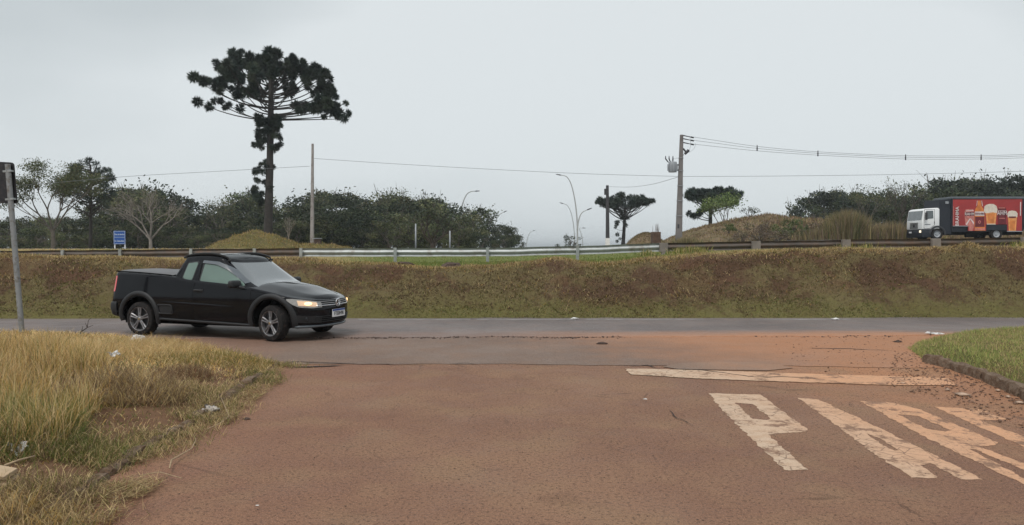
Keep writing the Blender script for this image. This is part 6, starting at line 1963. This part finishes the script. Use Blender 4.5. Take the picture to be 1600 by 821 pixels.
for px, tp, D, ws_, lab, bz in ((1185, 352, 65, 1.1, 'brownish shrub at the left part of the long mound', 2.0), (1215, 362, 62, 1.0, 'low brown shrub under the round green bush', 1.8), (1285, 350, 64, 1.1, 'brown shrub just left of the pale upright bush', 2.0),
                                (1370, 352, 64.5, .9, 'brown shrub right of the pale upright bush', 2.1), (1400, 356, 63.5, .8, 'brown shrub touching the truck front', 2.2), (1160, 366, 61, 1.0, 'low brown shrub above the rail nearest the tall pole', 1.8)):
    place_tree(BS, px, tp, D, 2.6, lab, 'brown shrubs on the right mound', ws_, 'shrub', 'shrub', base_z=bz)
# pale upright bush (tall reed-like stems) and reeds before the truck
def reeds(px, D, w, h, n, cols, wts, label, bz, seed, name='reed_clump'):
    r = np.random.RandomState(seed); x0 = (px - 800) * D / 1200
    X = x0 + r.normal(0, w * .35, n); Y = D + r.normal(0, w * .3, n)
    lean = np.abs(r.normal(.12, .22, n)); az = np.arctan2(Y - D, X - x0) + r.normal(0, .5, n)
    o = blades(name, np.stack([X, Y, np.full(n, bz)], 1), h * (.45 + .6 * r.rand(n)) * (1 - .35 * np.abs(X - x0) / w), .035 + .035 * r.rand(n), lean, az, pick(r, n, cols, wts, .3))
    del o['kind']
    return tag(o, label, 'bush', 'reedy clumps on the right mound')
PB = [np.array((.33, .265, .14)), np.array((.24, .20, .10)), np.array((.25, .18, .13)), np.array((.13, .14, .06))]
reeds(1323, 61, 1.9, 2.9, 5200, PB, (.3, .35, .15, .2), 'tall pale upright bush of thin stems on the mound', 1.9, 401)
reeds(1362, 61.5, 2.2, 1.5, 1500, PB, (.35, .2, .35, .1), 'low dry reed clump just right of the tall pale bush', 1.9, 402)
reeds(1392, 61, 2.0, 1.9, 1500, PB, (.45, .2, .3, .05), 'dry reed clump with loose plumes before the truck front', 2.0, 403)
reeds(1280, 61.5, 2.4, 1.4, 1500, PB, (.25, .3, .35, .1), 'low dry reed clump just left of the tall pale bush', 1.9, 404)
reeds(1075, 58, 1.8, .75, 700, PB, (.4, .4, .1, .1), 'pale grass tuft beside the foot of the transformer pole', 1.75, 405)

# ------------------------------------------------------------ araucarias
M_need = leaf_mat('araucaria_needles', 0.6, 0.05, 0.25)
def araucaria(label, px, py_base, D, sil, trunk_top, n_br, h_lo, h_hi, tuft, bend, cl, seed, trunk_r, extra=(), below=(), needle=46, lean=0.0, main=False):
    """sil: list of (px, py) tuft ends that make the outline; extra inner ones are drawn at random"""
    r = np.random.RandomState(seed)
    base = at(px, py_base, D); base.z -= .3
    root = empty('araucaria', base, 0, label, 'tree')
    top = at(px + lean, trunk_top, D) - base
    def tz(t): return top * t + Vector((math.sin(t * 3) * .06, 0, 0))
    mb = MB(); K = 22
    mb.tube([tz(t) for t in np.linspace(0, 1, K)], [trunk_r * (1.12 - .62 * t) * (1 + .05 * math.sin(t * 90)) for t in np.linspace(0, 1, K)], 12)
    H_ = top.z
    segs = []      # (centre, axis, radius)
    def branch(tip, h0, cl_n, rad=.075, droop=.0):
        p0 = tz(h0 / H_)
        d = tip - p0; hz = Vector((d.x, d.y, 0)); L = hz.length
        pts = []
        for u in np.linspace(0, 1, 11):
            # leaves the trunk level, sweeps up at the end
            z = p0.z + (tip.z - p0.z) * (u ** bend) - droop * math.sin(u * math.pi) * L * .06
            pts.append(Vector((p0.x + d.x * u, p0.y + d.y * u, z)))
        mb.tube(pts, [rad * (1 - .6 * u) for u in np.linspace(0, 1, 11)], 5, caps=False)
        n0 = len(pts)
        for j in range(cl_n):
            u = 1 - j * (.30 / max(1, cl_n)) * r.uniform(.8, 1.2) if cl_n > 1 else 1
            i = min(n0 - 2, int(u * (n0 - 1))); f = u * (n0 - 1) - i
            c = pts[i].lerp(pts[i + 1], min(f, 1))
            side = Vector(r.normal(0, 1, 3)); side.z = abs(side.z) * .6 + .3
            off = side.normalized() * tuft * (.0 if j == 0 else r.uniform(.5, 1.1))
            if j: mb.tube([c, c + off], [rad * .35, rad * .2], 3, caps=False)
            segs.append((c + off, (off if j else (pts[-1] - pts[-2])).normalized() if True else None, tuft * r.uniform(.62, 1.28)))
    for (qx, qy, h0, n_) in sil:
        tip = at(qx, qy, D + r.uniform(-1, 1) * .6) - base
        branch(tip, h0 * H_, n_)
    # depth filling: radial branches all round
    xs_l = [s[0] for s in sil]; 
    for i in range(n_br):
        a = r.rand() * 6.283; f = i / n_br
        h0 = (h_lo + (h_hi - h_lo) * f)
        reach, ht = cl(f, math.cos(a))
        rr = reach * (.45 + .55 * r.rand() ** .6)
        tip = Vector((top.x * h0 + math.cos(a) * rr, math.sin(a) * rr * .85, ht * H_ * r.uniform(.97, 1.01)))
        branch(tip, h0 * H_, r.randint(2, 5))
    for (qx, qy, n_) in below:
        c = at(qx, qy, D) - base
        p0 = tz(min(.98, max(.02, (c.z - .25) / H_)))
        mb.tube([p0, p0.lerp(c, .5) + Vector((0, 0, -.1)), c], [.05, .035, .02], 4, caps=False)
        for j in range(n_): segs.append((c + Vector(r.normal(0, tuft * .55, 3)), Vector((r.normal(), r.normal(), 1)).normalized(), tuft * r.uniform(.55, .85)))
    mb.build('trunk', M_barkd, root, smooth=True)
    # needle tufts: radiating flat spikes on every tuft centre
    Cn, Dn, Rn = np.array([s[0][:] for s in segs]), np.array([s[1][:] for s in segs]), np.array([s[2] for s in segs])
    m = needle; N = len(segs) * m
    v = r.normal(size=(N, 3)); v /= np.linalg.norm(v, axis=1, keepdims=True)
    v = v + np.repeat(Dn, m, 0) * .35; v /= np.linalg.norm(v, axis=1, keepdims=True)
    L = np.repeat(Rn, m) * (.72 + .32 * r.rand(N))
    c0 = np.repeat(Cn, m, 0) + v * np.repeat(Rn, m)[:, None] * .12 * r.rand(N, 1)
    t = c0 + v * L[:, None]
    s = np.cross(v, r.normal(size=(N, 3))); s /= np.linalg.norm(s, axis=1, keepdims=True)
    wd = np.repeat(Rn, m)[:, None] * .058
    mid = c0 * .45 + t * .55
    V = np.stack([c0, mid - s * wd, t, mid + s * wd], 1).reshape(-1, 3)
    F = (np.array([(0, 1, 2, 3)])[None] + (np.arange(N) * 4)[:, None, None]).reshape(-1, 4)
    cc = np.repeat(pick(r, len(segs), [np.array((.026, .042, .034)), np.array((.038, .056, .040)), np.array((.056, .074, .050))], (.45, .35, .2), .25), m, 0) * (1 + .25 * (r.rand(N, 1) * 2 - 1))
    link('crown', np_mesh('crown', V, F, M_need, np.repeat(cc[:, None], 4, 1).reshape(-1, 3)), root)
    return root
# the tall one: outline tufts (px, py, height where the branch leaves the trunk, tufts)
SIL = [(303, 121, .735, 6), (318, 128, .73, 4), (309, 160, .672, 2), (336, 158, .675, 3), (358, 165, .672, 2), (337, 98, .77, 4), (345, 106, .765, 4), (352, 116, .76, 4), (342, 130, .735, 5), (365, 84, .80, 5), (378, 82, .80, 5), (390, 90, .80, 5),
       (420, 82, .86, 5), (430, 84, .86, 5), (405, 92, .84, 5), (455, 96, .83, 5), (463, 98, .82, 5), (474, 100, .82, 4), (487, 108, .80, 5), (497, 108, .79, 5), (508, 116, .78, 5), (515, 124, .76, 4), (512, 136, .74, 4), (520, 142, .73, 5), (524, 152, .725, 5),
       (519, 165, .70, 6), (505, 168, .695, 6), (492, 172, .69, 5), (482, 166, .70, 4), (540, 162, .685, 4), (543, 178, .675, 4), (537, 186, .67, 3), (370, 150, .70, 3), (380, 140, .71, 4), (395, 128, .73, 4), (455, 138, .73, 4), (400, 145, .71, 3), (470, 112, .78, 4), (440, 105, .80, 4)]
def cl_main(f, ca): return (5.9 - 2.4 * f) , .885 + .105 * f ** .7
araucaria('tall umbrella-crowned araucaria rising behind the pointed mound', 418, 386, 75, SIL, 88, 20, .72, .95, .62, 2.0, cl_main, 501, .40,
          below=[(412, 188, 7), (434, 186, 8), (405, 192, 4), (404, 216, 5), (433, 208, 5), (436, 222, 3), (408, 226, 3), (430, 232, 3), (409, 256, 4), (406, 272, 5), (412, 280, 3), (400, 303, 6), (408, 310, 5), (404, 312, 4), (416, 200, 4), (422, 204, 3), (428, 196, 4), (413, 264, 4), (425, 226, 2), (408, 206, 4)], needle=190, lean=6, main=True)
def cl_s(f, ca): return (4.8 - .3 * f), .955 + .02 * f
araucaria('small flat-topped araucaria just right of the short dark pole', 973, 386, 125, [(953, 311, .60, 3), (958, 308, .62, 4), (965, 306, .66, 4), (972, 305, .7, 4), (985, 307, .68, 4), (995, 308, .66, 4), (1003, 309, .64, 4), (1011, 313, .60, 3), (1008, 312, .62, 3)], 312, 46, .58, .86, .62, 1.7, cl_s, 502, .30,
          below=[(969, 344, 2), (978, 352, 2), (962, 358, 2), (966, 370, 2), (973, 345, 2), (979, 340, 1), (970, 372, 1)], needle=110, lean=4)
def cl_s2(f, ca): return (4.8 - 1.4 * f), .88 + .10 * f
araucaria('wide dark araucaria growing behind the long mound', 1109, 375, 110, [(1074, 305, .62, 4), (1080, 302, .64, 4), (1090, 303, .7, 4), (1100, 303, .75, 4), (1120, 297, .85, 5), (1128, 302, .8, 4), (1137, 305, .75, 4), (1146, 308, .7, 3), (1150, 318, .6, 3), (1076, 335, .42, 3), (1083, 338, .42, 3), (1092, 335, .45, 4), (1100, 330, .5, 4)], 299, 44, .60, .93, .62, 1.8, cl_s2, 503, .30, needle=120, lean=1)
# dark many-headed araucaria-like tree right of the sparse one
def cl_t(f, ca): return (3.4 - 1.6 * f), .55 + .44 * f
araucaria('dark tuft-headed tree right of the sparse tree at left', 141, 388, 74, [(118, 262, .8, 3), (127, 255, .85, 3), (140, 253, .9, 3), (152, 257, .85, 3), (163, 264, .8, 3), (171, 272, .75, 3), (174, 280, .7, 2), (112, 275, .7, 3), (166, 292, .6, 3), (118, 290, .6, 3)], 258, 46, .40, .95, .42, 1.3, cl_t, 504, .17, needle=40)

# ------------------------------------------------------------ litter
M_bag = mat('white_plastic', (0.62, 0.61, 0.60), 0.4, var=0.1, scale=10)
def crumple(name, p, sx, sy, sz, mt, label, cat, seed, rz=0):
    bm = bmesh.new(); bmesh.ops.create_icosphere(bm, subdivisions=3, radius=1)
    r = np.random.RandomState(seed)
    for v in bm.verts:
        q = v.co.copy()
        f = 1 + .55 * (float(fbm(q.x * 1.6 + seed, q.y * 1.6 + q.z * 2.1, seed, 3)) - .5) * 2
        v.co = Vector((q.x * sx * f, q.y * sy * f, max(-.15, q.z) * sz * f))
    me = bpy.data.meshes.new(name); bm.to_mesh(me); bm.free(); me.materials.append(mt)
    o = link(name, me, None, p); o.rotation_euler = (0, 0, rz)
    return tag(o, label, cat)
def on_verge(px, py, dz=0):
    p = gp(px, py, .15); z = float(verge_h([p.x], [p.y])[0]); p = gp(px, py, max(z, 0)); z = float(verge_h([p.x], [p.y])[0])
    return Vector((p.x, p.y, max(z, 0) + dz))
crumple('plastic_bag', gp(215, 531, .20), .10, .07, .075, M_bag, 'small white crumpled bag below the pickup rear wheel', 'plastic bag', 3)
def scrap(name, px, py, w, h, mt, label, cat, seed, dz=.05, rz=0.0, curl=.05):
    r = np.random.RandomState(seed); rows = []
    for v in np.linspace(-1, 1, 9):
        rows.append([(u * w / 2 * (1 - .25 * abs(v)) + .015 * r.normal(), v * h / 2 + .01 * r.normal(), curl * math.sin(u * 2.2 + v * 3 + seed) + .006 * r.normal()) for u in np.linspace(-1, 1, 11)])
    mb = MB(); mb.grid(rows); n = len(mb.v)
    o = mb.build(name, mt, None, smooth=True, loc=on_verge(px, py, dz)); o.rotation_euler = (.15, .1, rz)
    so = o.modifiers.new('s', 'SOLIDIFY'); so.thickness = .002
    return tag(o, label, cat)
scrap('plastic_wrapper', 28, 716, .17, .09, M_bag, 'torn white plastic wrapper in the grass at lower left', 'wrapper', 5, .07, -.5, .03)
scrap('paper_scrap', 178, 571, .16, .09, M_bag, 'white paper scrap caught in dry grass heap', 'paper', 6, .14, -.6, .02)
scrap('plastic_scrap', 328, 650, .13, .10, mat('grey_plastic_scrap', (.42, .38, .34), .5), 'greyish crumpled scrap lying on the left kerb', 'scrap', 7, .06, .2, .03)
scrap('white_litter', 1462, 520, .34, .08, M_bag, 'flat white litter at the far edge of the right lawn', 'litter', 8, .12, .1, .015).location = gp(1461, 521, .03)
for k, (px, py, s, lab) in enumerate(((897, 498, .05, 'tiny white litter at the bank foot, left one'), (1306, 499, .05, 'white litter at the bank foot near the orange soil'), (1560, 491, .05, 'white litter at the bank foot, rightmost'), (1539, 532, .035, 'tiny white litter on the right lawn'), (1008, 624, .012, 'tiny pale chip on the street above the letter P'), (402, 790, .006, 'tiny pale chip on the street near the bottom left'))):
    p = gp(px, py, .03)
    crumple('litter', p, s * 1.6, s, s * .5, M_bag, lab, 'litter', 40 + k)
M_card = mat('cardboard', (.42, .31, .20), .85, var=.12, scale=12)
M_twig = mat('dry_twig', (.36, .26, .16), .85, var=.2, scale=30)
mb = MB(); mb.box((0, 0, 0), (.16, .10, .028), bev=.005); mb.box((-.01, -.02, -.05), (.20, .13, .035), bev=.006, rz=.2)
o = mb.build('wood_offcut', M_card, None, loc=on_verge(0, 778, .10)); o.rotation_euler = (.25, .1, -.2); tag(o, 'pale wooden offcut in the grass at the lower left corner', 'wood piece', kind=None)
def stick(pts, rad, label, dz=.03, mt=None, seed=1, name='twig', side=0):
    r = np.random.RandomState(seed)
    P = [on_verge(x, y, dz) + Vector((0, 0, r.uniform(0, .015))) for x, y in pts]
    mb = MB(); mb.tube(P, [rad * (1 - .5 * i / len(P)) for i in range(len(P))], 6)
    for _ in range(side):
        i = r.randint(1, len(P)); q = P[i] + Vector(r.normal(0, .05, 3)) + Vector((0, 0, .05)); mb.tube([P[i], q], [rad * .5, rad * .25], 4)
    return tag(mb.build(name, mt or M_twig, None, smooth=True), label, 'twig')
stick([(265, 740), (268, 728), (285, 716), (300, 708), (306, 694), (302, 685)], .006, 'curved dry twig lying over the gutter edge', .03)
stick([(215, 752), (250, 745), (285, 757)], .004, 'straight thin straw-coloured twig at the street edge', .03, seed=2)
stick([(8, 748), (30, 740), (55, 733)], .008, 'thick pale stick below the white wrapper', .06, seed=3)
stick([(345, 630), (358, 658), (340, 672), (320, 680)], .005, 'hooked dry twig near the scrap on the kerb', .03, seed=4)
P0 = gp(118, 524, .12)
mb = MB(); r = np.random.RandomState(9)
q = [P0, P0 + Vector((.10, 0, .06)), P0 + Vector((.18, .02, .12)), P0 + Vector((.20, .02, .24))]
mb.tube(q, [.010, .009, .007, .004], 5)
for i, d in ((1, (.02, 0, .09)), (2, (.10, 0, .04)), (2, (-.03, 0, .08)), (3, (.05, 0, .04))): mb.tube([q[i], q[i] + Vector(d)], [.006, .003], 4)
tag(mb.build('dead_branch', M_bark, None), 'small dark forked branch sticking up behind the dry grass', 'branch')
# clods lying on the bank top
for k, (px, py, s, lab) in enumerate(((633, 414, .13, 'dark clod at the bank crest, left of the other'), (706, 415, .20, 'larger dark clod at the bank crest'), (640, 413, .07, 'small dark clod beside the left clod'))):
    p = at(px, py, 20.3); z = float(H(np.array([p.x]), np.array([20.3]))[0]); p.z = z + .02
    crumple('soil_clod', p, s * 1.5, s, s * .7, M_rub, lab, 'clod', 60 + k)
p = gp(942, 538, .005); crumple('asphalt_chunk', Vector((p.x, p.y, .01)), .09, .04, .03, M_rub, 'dark flat chunk on the apron right of centre', 'asphalt chunk', 71)
p = gp(385, 655, .005); crumple('asphalt_chunk', Vector((p.x, p.y, .005)), .035, .02, .015, M_rub, 'small dark chunk on the street by the left kerb', 'asphalt chunk', 72)
p = gp(1403, 535, .005); crumple('asphalt_chunk', Vector((p.x, p.y, .01)), .07, .04, .03, M_rub, 'dark chunk beside the tip of the right lawn', 'asphalt chunk', 73)
# ------------------------------------------------------------ air
hz = MB(); hz.box((0, 2000, 11), (8400, 6400, 24.4))
def haze():
    m = bpy.data.materials.new('haze_air'); m.use_nodes = True
    n, l = nt(m); n.clear()
    o = n.new('ShaderNodeOutputMaterial'); v = n.new('ShaderNodeVolumePrincipled')
    v.inputs['Color'].default_value = (0.86, 0.91, 0.95, 1)
    v.inputs['Density'].default_value = 0.00045
    v.inputs['Anisotropy'].default_value = 0.2
    l.new(v.outputs['Volume'], o.inputs['Volume'])
    return m
tag(hz.build('haze', haze()), kind='stuff')
